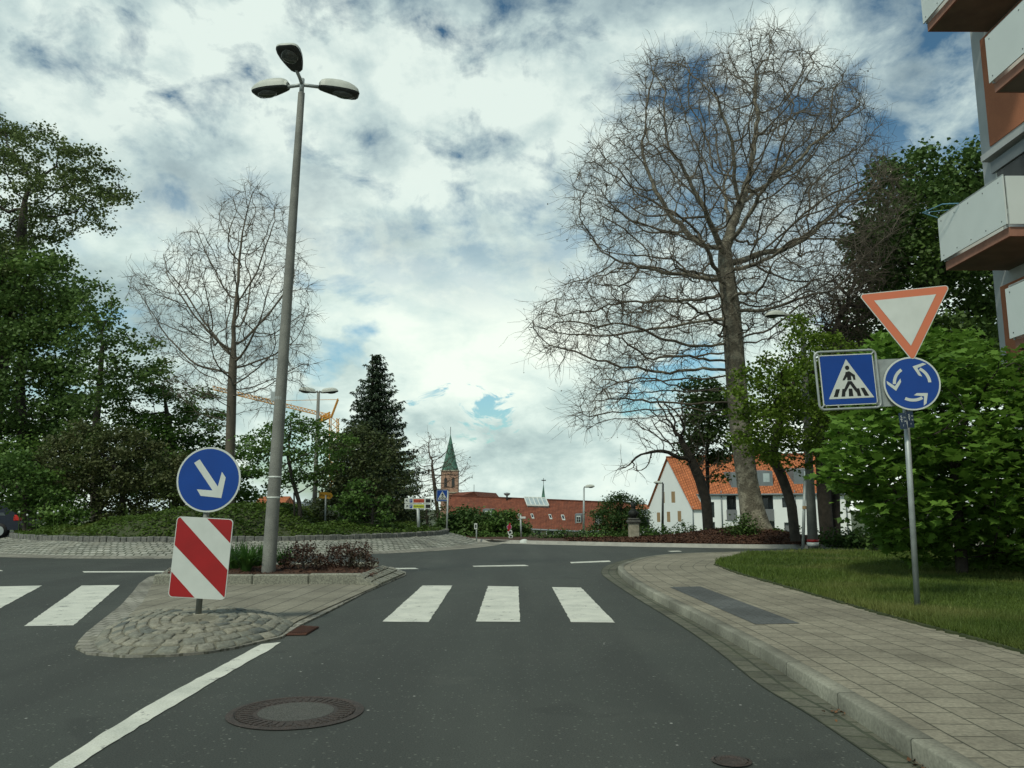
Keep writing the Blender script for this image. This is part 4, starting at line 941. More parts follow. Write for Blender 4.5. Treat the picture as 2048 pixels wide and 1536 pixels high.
g = empty('drain_grate', tuple(sum(dg)/4), 'rusty rectangular drain cover beside the island edge', 'drain grate')
mb = MB(); mb.prism([p+[0, 0, .006] for p in dg], (0, 0, 1), .01).build('frame', RUST, g); mb = MB()
for k in range(9):
    t = (k+.5)/9; a = dg[0]+(dg[3]-dg[0])*t; b_ = dg[1]+(dg[2]-dg[1])*t; a, b_ = a+(b_-a)*.08, b_-(b_-a)*.08; mb.tube([a+[0, 0, .018], b_+[0, 0, .018]], .008, 6)
mb.build('bars', RUST, g)
# ------------------------------------------------------------------ far signs
b0 = P(893, 1075, 32.5); g = empty('pedestrian_crossing_sign', tuple(b0), 'distant small square blue crossing sign on thin post at end of stone wall', 'traffic sign')
pole('post', b0-[0, 0, .3], P(896, 982, 32.5), .035, GALV, g, 10); c = P(884.5, 991, 32.5); Wc = np.linalg.norm(P(896, 991, 32.5)-P(873, 991, 32.5))
B = Board(c, 0, 0); mb = MB(); B.plate(mb, rrect(Wc, Wc, .04, 3), -.02, .02); mb.build('sign_plate', M_('pale_blue_rim', (.25, .33, .45), None, 4, .5), g); flat(B, [rrect(Wc*.88, Wc*.88, .02, 2)], 'blue_face', BLUE, g, .004); cross_symbol(B, Wc, g, False, .01)
gd = P(838, 1046, 28); g = empty('parking_guidance_sign', tuple(gd), 'two stacked white parking guidance boards with arrows behind the stone wall', 'direction sign')
pole('post', gd-[0, 0, .4], P(836, 1016, 28), .055, GALV, g, 10)
for k, (yy, mt, tx, rot) in enumerate(((1001.5, ORED, 'Rosengasse', 135), (1012.5, LIME, 'Residenzplatz', 45))):
    c = P(836, yy, 28); Wg = np.linalg.norm(P(863, yy, 28)-P(809, yy, 28)); Hg = Wg*.192
    B = Board(c, 0, 0); mb = MB(); B.plate(mb, rrect(Wg, Hg, .02, 3), -.05, .05); bd = mb.build('board', WHITE, g)
    flat(B, [rrect(Wg*.42, Hg*.68, .005, 1)], 'name_field', mt, bd, .004)
    for q in bpy.data.objects: 
        pass
    fld = [(x+Wg*.03, y) for x, y in rrect(Wg*.40, Hg*.66, .005, 1)]; bpy.data.objects.remove([o for o in bd.children if o.name.startswith('name_field')][0]); flat(B, [fld], 'name_field', mt, bd, .004)
    flat(B, [[(x-Wg*.26, y) for x, y in rrect(Wg*.10, Hg*.66, .005, 1)]], 'parking_field', BLUE, bd, .004); text(B, 'P', -Wg*.26, 0, Hg*.45, WHITE, bd, .008)
    text(B, tx, Wg*.03, 0, Hg*.34, BLACK, bd, .008, wmax=Wg*.37); flat(B, [[(x+Wg*.37, y) for x, y in rrect(Wg*.17, Hg*.66, .005, 1)]], 'display_panel', BLACK, bd, .004)
    a = R(rot); dx, dy = math.cos(a), math.sin(a); h_ = Hg*.26; cx_ = -Wg*.41
    L_ = lambda p, q, w_: [(p[0]-(q[1]-p[1])*w_, p[1]+(q[0]-p[0])*w_), (p[0]+(q[1]-p[1])*w_, p[1]-(q[0]-p[0])*w_), (q[0]+(q[1]-p[1])*w_, q[1]-(q[0]-p[0])*w_), (q[0]-(q[1]-p[1])*w_, q[1]+(q[0]-p[0])*w_)]
    tp = (cx_+dx*h_, dy*h_); sx = 1 if dx < 0 else -1
    flat(B, [L_((cx_-dx*h_, -dy*h_), tp, .09), L_(tp, (tp[0]+sx*h_*1.2, tp[1]), .12), L_(tp, (tp[0], tp[1]-h_*1.2), .12)], 'arrow', BLACK, bd, .006)
yb = P(651, 1032, 27.5); g = empty('yellow_direction_sign', tuple(yb), 'small yellow arrow-shaped direction board pointing right in the shrubs', 'direction sign')
pole('post', yb-[0, 0, .4], P(651.5, 990, 27.5), .03, GALV, g, 8); c = P(652, 991, 27.5); Wg = np.linalg.norm(P(667, 991, 27.5)-P(639, 991, 27.5)); Hg = Wg*.45; B = Board(c, 0, R(4))
mb = MB(); B.plate(mb, [(-Wg/2, -Hg/2), (Wg*.34, -Hg/2), (Wg/2, 0), (Wg*.34, Hg/2), (-Wg/2, Hg/2)], -.02, .02); mb.build('board', YELL, g); text(B, 'Würzburg', -Wg*.06, 0, Hg*.36, BLACK, g, .004, wmax=Wg*.74)
def small_sign(px, y0, y1, Yd, label, items, r=.025):
    b0 = P(px, y0, Yd); g = empty('small_sign', tuple(b0), label, 'traffic sign'); pole('post', b0-[0, 0, .1], P(px, y1, Yd), r, GALV, g, 8)
    for kind, cx, cy_, w_, h_, mt, rot in items:
        B = Board(P(cx, cy_, Yd)-[0, .04, 0], 0, rot); k = np.linalg.norm(P(cx+1, cy_, Yd)-P(cx, cy_, Yd)); mb = MB()
        B.plate(mb, circle(w_*k/2, 24) if kind == 'o' else rrect(w_*k, h_*k, .02, 2), -.01, .01); pl = mb.build('sign_plate', WHITE, g)
        if kind == 'o': flat(B, [circle(w_*k*.45, 24)], 'red_face', mt, pl, .003); flat(B, [[(-.06, -.15), (.0, -.15), (.06, .15), (0, .15)]], 'bar', RED, pl, .006)
        elif mt: flat(B, [[(x*.55, y*.55) for x, y in rrect(w_*k, h_*k, .02, 2)]], 'marking', mt, pl, .003)
small_sign(953, 1083, 1047, 29.3, 'tiny white rectangular sign on thin post before the hedge', [('r', 951.5, 1052.5, 6, 12, DKGREY, 0)])
small_sign(1020, 1083, 1048, 30.2, 'small round magenta red sign with tilted white plates below', [('o', 1018.5, 1054, 10, 10, PINK, 0), ('r', 1020, 1064.5, 9, 8, DKGREY, R(-15)), ('r', 1021.5, 1073, 8, 7, DKGREY, R(15))])
b0 = P(1043, 1083, 31); g = empty('camera_post', tuple(b0), 'slim grey post with small white box at its top before the tiled roof', 'post'); pole('post', b0, P(1041, 1030, 31), .035, GALV, g, 8)
mb = MB(); q = P(1045.5, 1036, 31); mb.bevbox(q-[.10, .06, .04], q+[.12, .06, .05], .02); mb.build('white_box', WHITE, g); mb = MB().box(P(1036, 1038, 31)-[0, .03, .03], P(1044, 1038, 31)+[0, .03, .01]); mb.build('cross_arm', GALV, g)
def white_rock():
    c = P(1048, 1085, 28.4); v = []; f = []; rs = np.random.RandomState(2); n, m_ = 12, 6
    for j in range(m_+1):
        for i in range(n): a = 2*math.pi*i/n; e = math.pi/2*j/m_; k = 1+rs.uniform(-.15, .15); v.append(c+np.array([.16*math.cos(a)*math.cos(e)*k, .12*math.sin(a)*math.cos(e)*k, .13*math.sin(e)*k-.02]))
    for j in range(m_):
        for i in range(n): a = j*n+i; b_ = j*n+(i+1) % n; f.append((a, b_, b_+n, a+n))
    tag(MB().add(v, f).build('boulder', WHITE, None, True, loc=c), 'small white boulder lying on the far kerb', 'boulder')
white_rock()
# ------------------------------------------------------------------ planes and buildings
def hit(px, py, p0, n): d = rays(px, py); p0 = np.array(p0); n = np.array(n); return O+d*(np.dot(p0-O, n)/np.dot(d, n))
def quadon(px0, py0, px1, py1, p0, n): return [hit(a, b, p0, n) for a, b in ((px0, py1), (px1, py1), (px1, py0), (px0, py0))]
def facade(o, u, U, z0, z1, op, depth, inner, name, mat, parent, thick=.3):
    """wall with real openings; op = (u0,u1,z0,z1); inner material behind"""
    o = np.array(o, float); u = unit(np.array(u, float)); nrm = np.array([u[1], -u[0], 0])   # outward when u runs to the right seen from the camera
    us = sorted({0, U}|{a for q in op for a in q[:2]}); zs = sorted({z0, z1}|{a for q in op for a in q[2:4]}); V = []; Fc = []; UV = []
    pt = lambda a, z_, d=0: o+u*a+np.array([0, 0, z_-o[2]])-nrm*d
    for i in range(len(us)-1):
        for j in range(len(zs)-1):
            a, b_, c, d = us[i], us[i+1], zs[j], zs[j+1]
            if any(q[0] <= (a+b_)/2 <= q[1] and q[2] <= (c+d)/2 <= q[3] for q in op): continue
            k = len(V); V += [pt(a, c), pt(b_, c), pt(b_, d), pt(a, d)]; Fc.append((k, k+1, k+2, k+3))
    for q in op:
        a, b_, c, d = q
        for (p1, p2) in (((a, c), (a, d)), ((a, d), (b_, d)), ((b_, d), (b_, c)), ((b_, c), (a, c))):
            k = len(V); V += [pt(*p1), pt(*p2), pt(*p2, depth), pt(*p1, depth)]; Fc.append((k, k+1, k+2, k+3))
    w_ = MB(); w_.add(V, Fc); return w_.build(name, mat, parent), pt, nrm
def wbuild():
    root = empty('white_house', (17.1, 75, -1.3), 'long white rendered house with bright orange tiled roof and stepped gable wing', 'house')
    A0 = np.array([17.1, 75.0, -1.6]); u = unit(np.array([.93, -.37, 0])); L = 14.3; zE = 2.8; zR = 6.15; zB = -1.6; U = 10.0
    ug = np.array([.24, -.97, 0]); gl = A0-ug*U; n_f = np.array([u[1], -u[0], 0]); n_g = np.array([ug[1], -ug[0], 0]); A = A0-ug*1.45
    def fu(px): p = hit(px, 1000, A, n_f); return float(np.dot(p-A, u))
    def fz(px, py): return float(hit(px, py, A, n_f)[2])
    def op(x0, x1, y0, y1): return (fu(x0), fu(x1), fz((x0+x1)/2, y1), fz((x0+x1)/2, y0))
    loggia = [op(1453, 1472, 991, 1040), op(1521, 1546, 986, 1040), op(1641, 1666, 977, 1040)]; lower = [op(1526, 1547, 1042, 1067), op(1646, 1667, 1042, 1070)]
    wins = [op(1421, 1428, 1004, 1035), op(1396, 1405, 1045, 1061), op(1419, 1428, 1044, 1060), op(1566, 1580, 1045, 1073), op(1564, 1577, 996, 1015)]
    allop = loggia+lower+wins; allop = [(a, b_, c, min(d, zE-.34)) for a, b_, c, d in allop]; loggia = [(a, b_, c, min(d, zE-.34)) for a, b_, c, d in loggia]
    wl, pt, nrm = facade(A, u, L, zB, zE-.16, allop, .35, None, 'front_wall', PLAST, root)
    for a, b_, c, d in loggia:
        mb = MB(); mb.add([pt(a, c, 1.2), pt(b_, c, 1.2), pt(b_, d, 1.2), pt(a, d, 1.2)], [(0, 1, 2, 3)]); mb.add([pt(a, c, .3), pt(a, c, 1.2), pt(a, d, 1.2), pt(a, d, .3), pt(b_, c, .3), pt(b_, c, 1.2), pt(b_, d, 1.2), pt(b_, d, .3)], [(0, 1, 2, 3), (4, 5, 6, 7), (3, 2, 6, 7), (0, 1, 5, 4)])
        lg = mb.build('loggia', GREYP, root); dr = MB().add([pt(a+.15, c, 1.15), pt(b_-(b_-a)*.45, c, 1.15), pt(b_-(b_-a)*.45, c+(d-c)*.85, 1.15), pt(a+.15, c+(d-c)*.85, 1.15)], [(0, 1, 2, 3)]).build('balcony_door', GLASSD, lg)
        h = c+(d-c)*.42; mb = MB(); mb.prism([pt(a-.03, c-.03, -.04), pt(b_+.03, c-.03, -.04), pt(b_+.03, h, -.04), pt(a-.03, h, -.04)], nrm, .05).build('balcony_parapet', GREYP, lg)
    for a, b_, c, d in lower: MB().add([pt(a, c, .33), pt(b_, c, .33), pt(b_, d, .33), pt(a, d, .33)], [(0, 1, 2, 3)]).build('window', GLASSD, root)
    for i, (a, b_, c, d) in enumerate(wins):
        w_ = MB().add([pt(a, c, .2), pt(b_, c, .2), pt(b_, d, .2), pt(a, d, .2)], [(0, 1, 2, 3)]).build('window', GREYP if i == 3 else GLASSD, root)
        mb = MB(); mb.tube([pt(a, c, .17), pt(b_, c, .17), pt(b_, d, .17), pt(a, d, .17), pt(a, c, .17)], .05, 4).build('frame', DKGREY, w_)
    g0 = gl
    def gu(px): p = hit(px, 1000, g0, n_g); return float(np.dot(p-g0, ug))
    gops = []
    for x0, x1, y0, y1 in ((1324, 1329.5, 984, 1006), (1343, 1350.5, 983, 1005.5), (1313, 1319.5, 1025, 1044), (1333, 1339.5, 1023.5, 1044), (1354.5, 1361.5, 1022, 1043)):
        p = hit((x0+x1)/2, y1, g0, n_g)[2]; q = hit((x0+x1)/2, y0, g0, n_g)[2]; gops.append((gu(x0), gu(x1), p, q))
    zg = 1.35; apex = gl+ug*U*.5
    inner = [q for q in gops if q[3] < zg]; upper = [q for q in gops if q[3] >= zg]
    facade(gl, ug, U, zB, zg, inner, .001, None, 'gable_wall', PLAST, root); zz_ = 1.9 if False else None
    # upper gable: strips between rows
    top = zR; half_ = lambda z_: U/2*(top-z_)/(top-zg)
    rows = sorted({zg, top-.02}|{a for q in upper for a in (max(q[2], zg), q[3])}); V = []; Fc = []
    ptg = lambda a, z_, d=0: gl+ug*a+np.array([0, 0, z_-gl[2]])-n_g*d
    for j in range(len(rows)-1):
        z0_, z1_ = rows[j], rows[j+1]; cuts = sorted([(q[0], q[1]) for q in upper if q[2] <= (z0_+z1_)/2 <= q[3]]); left0, left1 = U/2-half_(z0_), U/2-half_(z1_); x0_, x1_ = left0, left1
        for ca, cb in cuts+[(None, None)]:
            e0, e1 = (ca, ca) if ca is not None else (U/2+half_(z0_), U/2+half_(z1_)); k = len(V); V += [ptg(x0_, z0_), ptg(e0, z0_), ptg(e1, z1_), ptg(x1_, z1_)]; Fc.append((k, k+1, k+2, k+3)); x0_, x1_ = cb, cb
    MB().add(V, Fc).build('gable_top', PLAST, root)
    for a, b_, c, d in gops:
        w_ = MB().add([ptg(a, c, .12), ptg(b_, c, .12), ptg(b_, d, .12), ptg(a, d, .12)], [(0, 1, 2, 3)]).build('window', WOOD, root)
        MB().add([ptg(a, c), ptg(a, d), ptg(a, d, .12), ptg(a, c, .12), ptg(b_, c), ptg(b_, d), ptg(b_, d, .12), ptg(b_, c, .12)], [(0, 1, 2, 3), (4, 5, 6, 7), (3, 2, 6, 7), (0, 1, 5, 4)]).build('reveal', WOOD, w_)
        MB().add([ptg(a+.05, c+.06, .11), ptg(b_-.12, c+.06, .11), ptg(b_-.12, d-.06, .11), ptg(a+.05, d-.06, .11)], [(0, 1, 2, 3)]).build('pane', GLASSD, w_)
    # roofs
    ov = .35; Rg = apex*[1, 1, 0]+[0, 0, zR]; e = ug; 
    r0 = Rg-u*.25; r1 = Rg+u*(L+.2); half_w = U/2; sl_ = (zR-zg)/half_w; ew = (zR-zE)/sl_+ov
    eL0 = Rg+e*ew-u*.25+[0, 0, -ew*sl_]; eL1 = eL0+u*(L+.45)
    g1 = Rg+e*(half_w+.3)+[0, 0, -(half_w+.3)*sl_]-u*.25
    def roofmesh(ptsa, name, mat, along, down, o0):
        me_v = [np.array(p) for p in ptsa]; me = polys(me_v, [tuple(range(len(me_v)))]); set_uv(me, [(float(np.dot(p-o0, along)), float(np.dot(p-o0, down))) for p in me_v]); return link(name, me, mat, root)
    up_ = np.array([0, 0, .02]); dn = unit(eL0-r0)
    roofmesh([r0+up_, r1+up_, eL1+up_, eL0+up_+u*1.1, g1+u*1.1+up_, g1+up_], 'roof', TILE_O, u, dn, r0)
    bk = Rg-e*half_w-u*.25+[0, 0, -(zR-zg)-.05]; roofmesh([r0, r1, bk+u*(L+.45), bk], 'rear_roof', TILE_O, u, unit(bk-r0), r0)
    MB().tube([r0+[0, 0, .05], r1+[0, 0, .05]], .11, 8).build('ridge_tiles', TILE_O, root, True)
    gut = [eL0+u*1.1+[0, 0, -.04], eL1+[0, 0, -.04]]; MB().tube(gut, .09, 8).build('gutter', ZINC, root, True)
    for px in (1443, 1590, 1692): a = fu(px); MB().tube([pt(a, zB, -.08), pt(a, zE, -.08)], .06, 8).build('downpipe', ZINC, root, True)
    p_ = ptg(U, zB, -.06); MB().tube([p_, p_+[0, 0, zg-zB]], .06, 8).build('downpipe', ZINC, root, True)
    p0 = (r0+eL0)/2; nr = np.cross(u, dn); nr = nr if nr[2] > 0 else -nr
    for x0, x1, y0, y1 in ((1463, 1500, 932, 975), (1503, 1546, 926, 972), (1588, 1612, 925, 968)):
        q = [hit(x0, y1, p0, nr), hit(x1, y1, p0, nr), hit(x1, y0, p0, nr), hit(x0, y0, p0, nr)]; wdt = max(1.6, float(np.dot(q[1]-q[0], u))); b_ = q[0]; fo = -n_f if False else n_f; h = 1.35
        b_ = b_+e*.02; a0 = b_; a1 = b_+u*wdt; t0 = a0+[0, 0, h]; t1 = a1+[0, 0, h]; bk_ = -e*1.5
        mb = MB().add([a0, a1, t1, t0, t0+bk_+[0, 0, .15], t1+bk_+[0, 0, .15]], [(0, 1, 2, 3), (3, 2, 5, 4), (0, 3, 4), (1, 5, 2)]); dm = mb.build('dormer', ZINC, root)
        o_ = e*.02; MB().add([a0+u*wdt*.55+o_+[0, 0, .35], a0+u*wdt*.85+o_+[0, 0, .35], a0+u*wdt*.85+o_+[0, 0, h-.2], a0+u*wdt*.55+o_+[0, 0, h-.2]], [(0, 1, 2, 3)]).build('dormer_window', GLASSB, dm)
    # body so the house is closed
    MB().add([A0, A0+u*.9, A0+u*.9-ug*1.5, A0+[0, 0, zg-zB], A0+u*.9+[0, 0, zg-zB], A0+u*.9-ug*1.5+[0, 0, zE-zB]], [(0, 1, 4, 3), (1, 2, 5, 4)]).build('wing_wall', PLAST, root)
    bq = [A+u*L, A+u*L-e*8.5, gl]; MB().add([bq[0], bq[0]+[0, 0, zE-zB], bq[1]+[0, 0, zE-zB], bq[1], bq[2], bq[2]+[0, 0, zg-zB]], [(0, 1, 2, 3), (3, 2, 5, 4)]).build('rear_wall', PLAST, root)
wbuild()
def redroof():
    r0, r1 = P(895, 991.5, 118), P(1262, 1007, 108); e0, e1 = P(895, 1050, 111), P(1262, 1066, 101)
    root = empty('tiled_hall', (float(e0[0]), float(e0[1]), -6.), 'long low building with red brown tiled roof and cream wall in the distance', 'building')
    al = unit(r1-r0); nr = np.cross(al, unit(e1-r0)); nr = nr if nr[2] > 0 else -nr; nr = unit(nr); e0 = hit(895, 1050, r0, nr); dn = unit(np.cross(nr, al)); dn = dn if dn[2] < 0 else -dn
    V = [r0, r1, e1, e0]; me = polys(V, [(0, 1, 2, 3)]); set_uv(me, [(float(np.dot(p-r0, al)), float(np.dot(p-r0, dn))) for p in V]); link('roof', me, TILE_R, root)
    bk = np.array([.8, 9, -4.5]); me = polys([r0, r1, r1+bk, r0+bk], [(0, 1, 2, 3)]); set_uv(me, [(0, 0), (26, 0), (26, 9), (0, 9)]); link('rear_roof', me, TILE_R, root)
    MB().tube([r0, r1], .16, 6).build('ridge_tiles', TILE_R, root, True); MB().tube([e0+[0, -.1, -.1], e1+[0, -.1, -.1]], .13, 6).build('gutter', ZINC, root, True)
    w0, w1 = e0+[0, .5, 0], e1+[0, .5, 0]; MB().add([w0*[1, 1, 0]+[0, 0, -6.5], w1*[1, 1, 0]+[0, 0, -6.5], w1, w0], [(0, 1, 2, 3)]).add([w1*[1, 1, 0]+[0, 0, -6.5], (r1+bk)*[1, 1, 0]+[0, 0, -6.5], r1+bk, r1, w1], [(0, 1, 2, 3, 4)]).build('wall', CREAM, root)
    for x in (1075, 1100, 1125, 1165, 1190):
        q = hit(x, 1073, w0, np.cross(al, [0, 0, 1])); f_ = MB().box(q-[.5, .08, .8], q+[.5, -.02, .8]).build('window', WHITE, root); MB().box(q-[.4, .12, .7], q+[.4, -.085, .7]).build('pane', GLASSD, f_)
    sk = [hit(x, y, r0, nr)+nr*.25 for x, y in ((1049, 998), (1091, 999.5), (1098, 1015), (1055, 1014))]
    s_ = MB().add(sk+[p-nr*.3 for p in sk], [(0, 1, 2, 3), (0, 4, 5, 1), (1, 5, 6, 2), (2, 6, 7, 3), (3, 7, 4, 0)]).build('skylight', GLASSB, root); mb = MB()
    for k in range(6): t = k/5; mb.tube([sk[0]+(sk[1]-sk[0])*t+nr*.05, sk[3]+(sk[2]-sk[3])*t+nr*.05], .10, 4)
    mb.tube([sk[0]+nr*.05, sk[1]+nr*.05], .10, 4); mb.tube([sk[3]+nr*.05, sk[2]+nr*.05], .12, 4); mb.build('glazing_bars', WHITE, s_)
    for x0, x1, y0, y1 in ((1035, 1044, 1029, 1038), (1061, 1069, 1029, 1038), (1097, 1105, 1030, 1039), (1122, 1131, 1031, 1041)):
        q = [hit(a, b_, r0, nr)+nr*.12 for a, b_ in ((x0, y0), (x1-3, y0), (x1, y1), (x0+3, y1))]; f_ = MB().add(q+[p-nr*.15 for p in q], [(0, 1, 2, 3), (0, 4, 5, 1), (1, 5, 6, 2), (2, 6, 7, 3), (3, 7, 4, 0)]).build('roof_window', WHITE, root); cq = sum(q)/4
        MB().add([cq+(p-cq)*.68+nr*.03 for p in q], [(0, 1, 2, 3)]).build('pane', GLASSD, f_)
    for x0, x1, y0, y1 in ((965, 985, 1019, 1032), (1150, 1163, 1029, 1047), (1190, 1204, 1029, 1050)):
        b_ = hit(x0, y1, r0, nr); k = b_[1]/F; wd = (x1-x0)*k; h = (y1-y0)*k; back = np.array([.3, h*1.15, 0])
        d_ = MB().add([b_, b_+[wd, 0, 0], b_+[wd, 0, h], b_+[0, 0, h], b_+[wd, 0, h+.1]+back, b_+[0, 0, h+.1]+back], [(0, 1, 2, 3), (3, 2, 4, 5), (0, 3, 5), (1, 4, 2)]).build('dormer', ZINC, root)
        fr = MB().box(b_+[wd*.22, -.12, .12], b_+[wd*.85, -.02, h-.2]).build('window_frame', WHITE, d_); mb = MB()
        for i in (0, 1):
            for j in (0, 1): mb.box(b_+[wd*(.27+.29*i), -.16, .22+(h-.5)*.5*j], b_+[wd*(.27+.29*i)+wd*.22, -.125, .22+(h-.5)*.5*j+(h-.5)*.42])
        mb.build('pane', GLASSD, d_)
    c = P(1014, 994, 114); g = empty('roof_siren', tuple(c), 'mushroom shaped siren standing on the ridge of the red brown roof', 'siren'); pole('mast', c-[0, 0, .5], c+[0, 0, .35], .12, DKGREY, g, 8)
    MB().tube([c+[0, 0, .2], c+[0, 0, .42], c+[0, 0, .55], c+[0, 0, .62]], [.25, .48, .42, .05], 16).build('hood', GREYP, g, True)
redroof()
def spire_tower():
    Yt = 250; root = empty('church_tower', tuple(P(897, 1000, Yt)), 'pink sandstone church tower with tall green copper spire', 'church tower'); k = Yt/F
    tl, tr = P(882, 940, Yt), P(916, 940, Yt); W = tr[0]-tl[0]; cx_ = (tl[0]+tr[0])/2; zt = tl[2]
    MB().box((tl[0], Yt, -8), (tr[0], Yt+W, zt)).build('tower_shaft', SANDS, root)
    cor = MB(); cor.box((tl[0]-.25, Yt-.25, P(0, 986, Yt)[2]), (tr[0]+.25, Yt+W+.25, P(0, 984, Yt)[2])); cor.box((tl[0]-.2, Yt-.2, zt-.3), (tr[0]+.2, Yt+W+.2, zt)); cor.build('cornice', STONE, root)
    zap = P(898, 866, Yt)[2]; zm = zt+.6; n = 8; v = []
    for i in range(n): a = 2*math.pi*(i+.5)/n; v.append((cx_+W*.54*math.cos(a), Yt+W/2+W*.54*math.sin(a), zt))
    for i in range(n): a = 2*math.pi*(i+.5)/n; v.append((cx_+W*.36*math.cos(a), Yt+W/2+W*.36*math.sin(a), zt+(zap-zt)*.28))
    v.append((cx_, Yt+W/2, zap)); f = [(i, (i+1) % n, (i+1) % n+n, i+n) for i in range(n)]+[(i+n, (i+1) % n+n, 2*n) for i in range(n)]
    sp_ = MB().add(v, f).build('spire', COPPER, root); MB().tube([(cx_, Yt+W/2, zap-.3), (cx_, Yt+W/2, zap+2.2)], .09, 6).build('finial', DKGREY, sp_)
    for i in (.28, .72):
        x = tl[0]+W*i; z_ = P(0, 975, Yt)[2]; MB().add([(x-.45, Yt-.05, z_), (x+.45, Yt-.05, z_), (x+.45, Yt-.05, z_+2.6), (x, Yt-.05, z_+3.3), (x-.45, Yt-.05, z_+2.6)], [(0, 1, 2, 3, 4)]).build('belfry_opening', DKGREY, root)
    a, b_, c = P(913, 995, 235), P(948, 983, 235), P(958, 996, 235); root = empty('church_nave', tuple(a), 'red tiled gable roof just right of the church tower', 'church'); d = np.array([6, 25, 0])
    for q, nm in (([a+[0, 0, -.4], b_, b_+d*[-1.6, 1, 1], a+d*[-1.6, 1, 1]], 'roof'), ([b_, c, c+d, b_+d], 'rear_roof')):
        me = polys(q, [(0, 1, 2, 3)]); set_uv(me, [(0, 0), (6, 0), (6, 25), (0, 25)]); link(nm, me, TILE_R, root)
    MB().add([a*[1, 1, 0]+[0, 0, -6], c*[1, 1, 0]+[0, 0, -6], c, b_, a], [(0, 1, 2, 3, 4)]).build('gable_wall', TILE_R, root); pole('finial', b_, b_+[0, 0, 2], .07, DKGREY, root, 6)
    Yt = 200; root = empty('slim_spire', tuple(P(1086.5, 1005, Yt)), 'thin dark green spire with weather vane behind the red brown roof ridge', 'church tower'); c = P(1086.5, 1005, Yt); ap = P(1087, 966, Yt); W = .75
    v = [(c[0]+W*math.cos(R(45+90*i)), Yt+W*math.sin(R(45+90*i)), c[2]-6) for i in range(4)]+[(c[0]+W*math.cos(R(45+90*i)), Yt+W*math.sin(R(45+90*i)), c[2]+.4) for i in range(4)]+[(c[0]+.1, Yt, ap[2])]
    MB().add(v, [(i, (i+1) % 4, (i+1) % 4+4, i+4) for i in range(4)]+[(4+i, 4+(i+1) % 4, 8) for i in range(4)]).build('spire', COPPER, root)
    t = P(1087, 956, Yt); mb = MB().tube([ap-[0, 0, .5], t], .06, 6); mb.box(t+[-.5, -.03, -.7], t+[.6, .03, -.45]); mb.build('weather_vane', DKGREY, root)
spire_tower()
def crane():
    Yc = 150; root = empty('tower_crane', tuple(P(668, 1010, Yc)), 'orange yellow tower crane with long lattice jib behind the trees', 'crane')
    def lat(a, b_, h0, h1, n, r=.10, name='jib'):
        mb = MB(); a = np.array(a); b_ = np.array(b_); up = np.array([0, 0, 1.0]); dy = np.array([0, 1.0, 0])
        for s_ in (-.5, .5): mb.tube([a+dy*s_, b_+dy*s_], r*.8, 4)
        mb.tube([a+up*h0, b_+up*h1], r, 4)
        for k in range(n):
            t0, t1 = k/n, (k+.5)/n; t2 = (k+1)/n; p = a+(b_-a)*t0; q = a+(b_-a)*t1+up*(h0+(h1-h0)*t1); s_ = a+(b_-a)*t2
            for yy in (-.5, .5): mb.tube([p+dy*yy, q], r*.45, 3, False); mb.tube([q, s_+dy*yy], r*.45, 3, False)
        return mb.build(name, ORNG, root)
    piv = P(662, 836, Yc); lat(P(424, 779, Yc), piv, .7, .6, 34); lat(piv, P(676, 799, Yc), .2, .2, 5, .13, 'mast_head')
    lat(P(660, 834, Yc), P(640, 838, Yc)+[0, 0, -.6], .9, .9, 4, .2, 'slewing_platform')
    mb = MB().tube([P(676, 799, Yc), P(572, 801, Yc), P(470, 790, Yc)], .06, 4); mb.build('pendant_line', ORNG, root)
    mb = MB(); b0, t0 = P(668, 1010, Yc), P(668, 837, Yc)
    for dx in (-.7, .7):
        for dy in (-.7, .7): mb.tube([b0+[dx, dy, 0], t0+[dx, dy, 0]], .12, 4)
    for k in range(14):
        z0 = b0[2]+(t0[2]-b0[2])*k/14; z1 = b0[2]+(t0[2]-b0[2])*(k+1)/14; mb.tube([(b0[0]-.7, Yc-.7, z0), (b0[0]+.7, Yc-.7, z1)], .07, 3); mb.tube([(b0[0]+.7, Yc-.7, z0), (b0[0]-.7, Yc-.7, z1)], .07, 3)
    mb.build('tower', ORNG, root)
crane()
def far_house(px0, px1, yr, ye, Yd, label, roofm, wallm):
    a, b_ = P(px0, ye, Yd), P(px1, ye, Yd); zr = P(px0, yr, Yd)[2]; d = 7; root = empty('distant_house', (a[0], a[1], -6), label, 'house')
    w_ = MB().box((a[0], Yd, -7), (b_[0], Yd+d, a[2])).build('wall', wallm, root)
    v = [(a[0]-.4, Yd-.4, a[2]), (b_[0]+.4, Yd-.4, a[2]), (b_[0]+.4, Yd+d+.4, a[2]), (a[0]-.4, Yd+d+.4, a[2]), (a[0]-.4, Yd+d/2, zr), (b_[0]+.4, Yd+d/2, zr)]
    me = polys(v, [(0, 1, 5, 4), (2, 3, 4, 5), (0, 4, 3), (1, 2, 5)]); set_uv(me, [(0, 0), (9, 0), (9, 4), (0, 4), (0, 3), (9, 3)]); link('roof', me, roofm, root)
    n = max(2, int((b_[0]-a[0])/2.5))
    for k in range(n):
        x = a[0]+(b_[0]-a[0])*(k+.5)/n; f_ = MB().box((x-.5, Yd-.06, a[2]-2.2), (x+.5, Yd-.01, a[2]-.8)).build('window', WHITE, root); MB().box((x-.4, Yd-.1, a[2]-2.1), (x+.4, Yd-.062, a[2]-.9)).build('pane', GLASSD, f_)
far_house(1272, 1296, 1008, 1018, 95, 'small house with orange roof glimpsed left of the white gable', TILE_O, PLAST)
far_house(512, 562, 992, 1010, 120, 'distant house with orange roof seen below the small leafy tree', TILE_O, CREAM)
far_house(566, 606, 1003, 1012, 125, 'distant pale flat house between the trunks of the small tree', ZINC, PLAST)
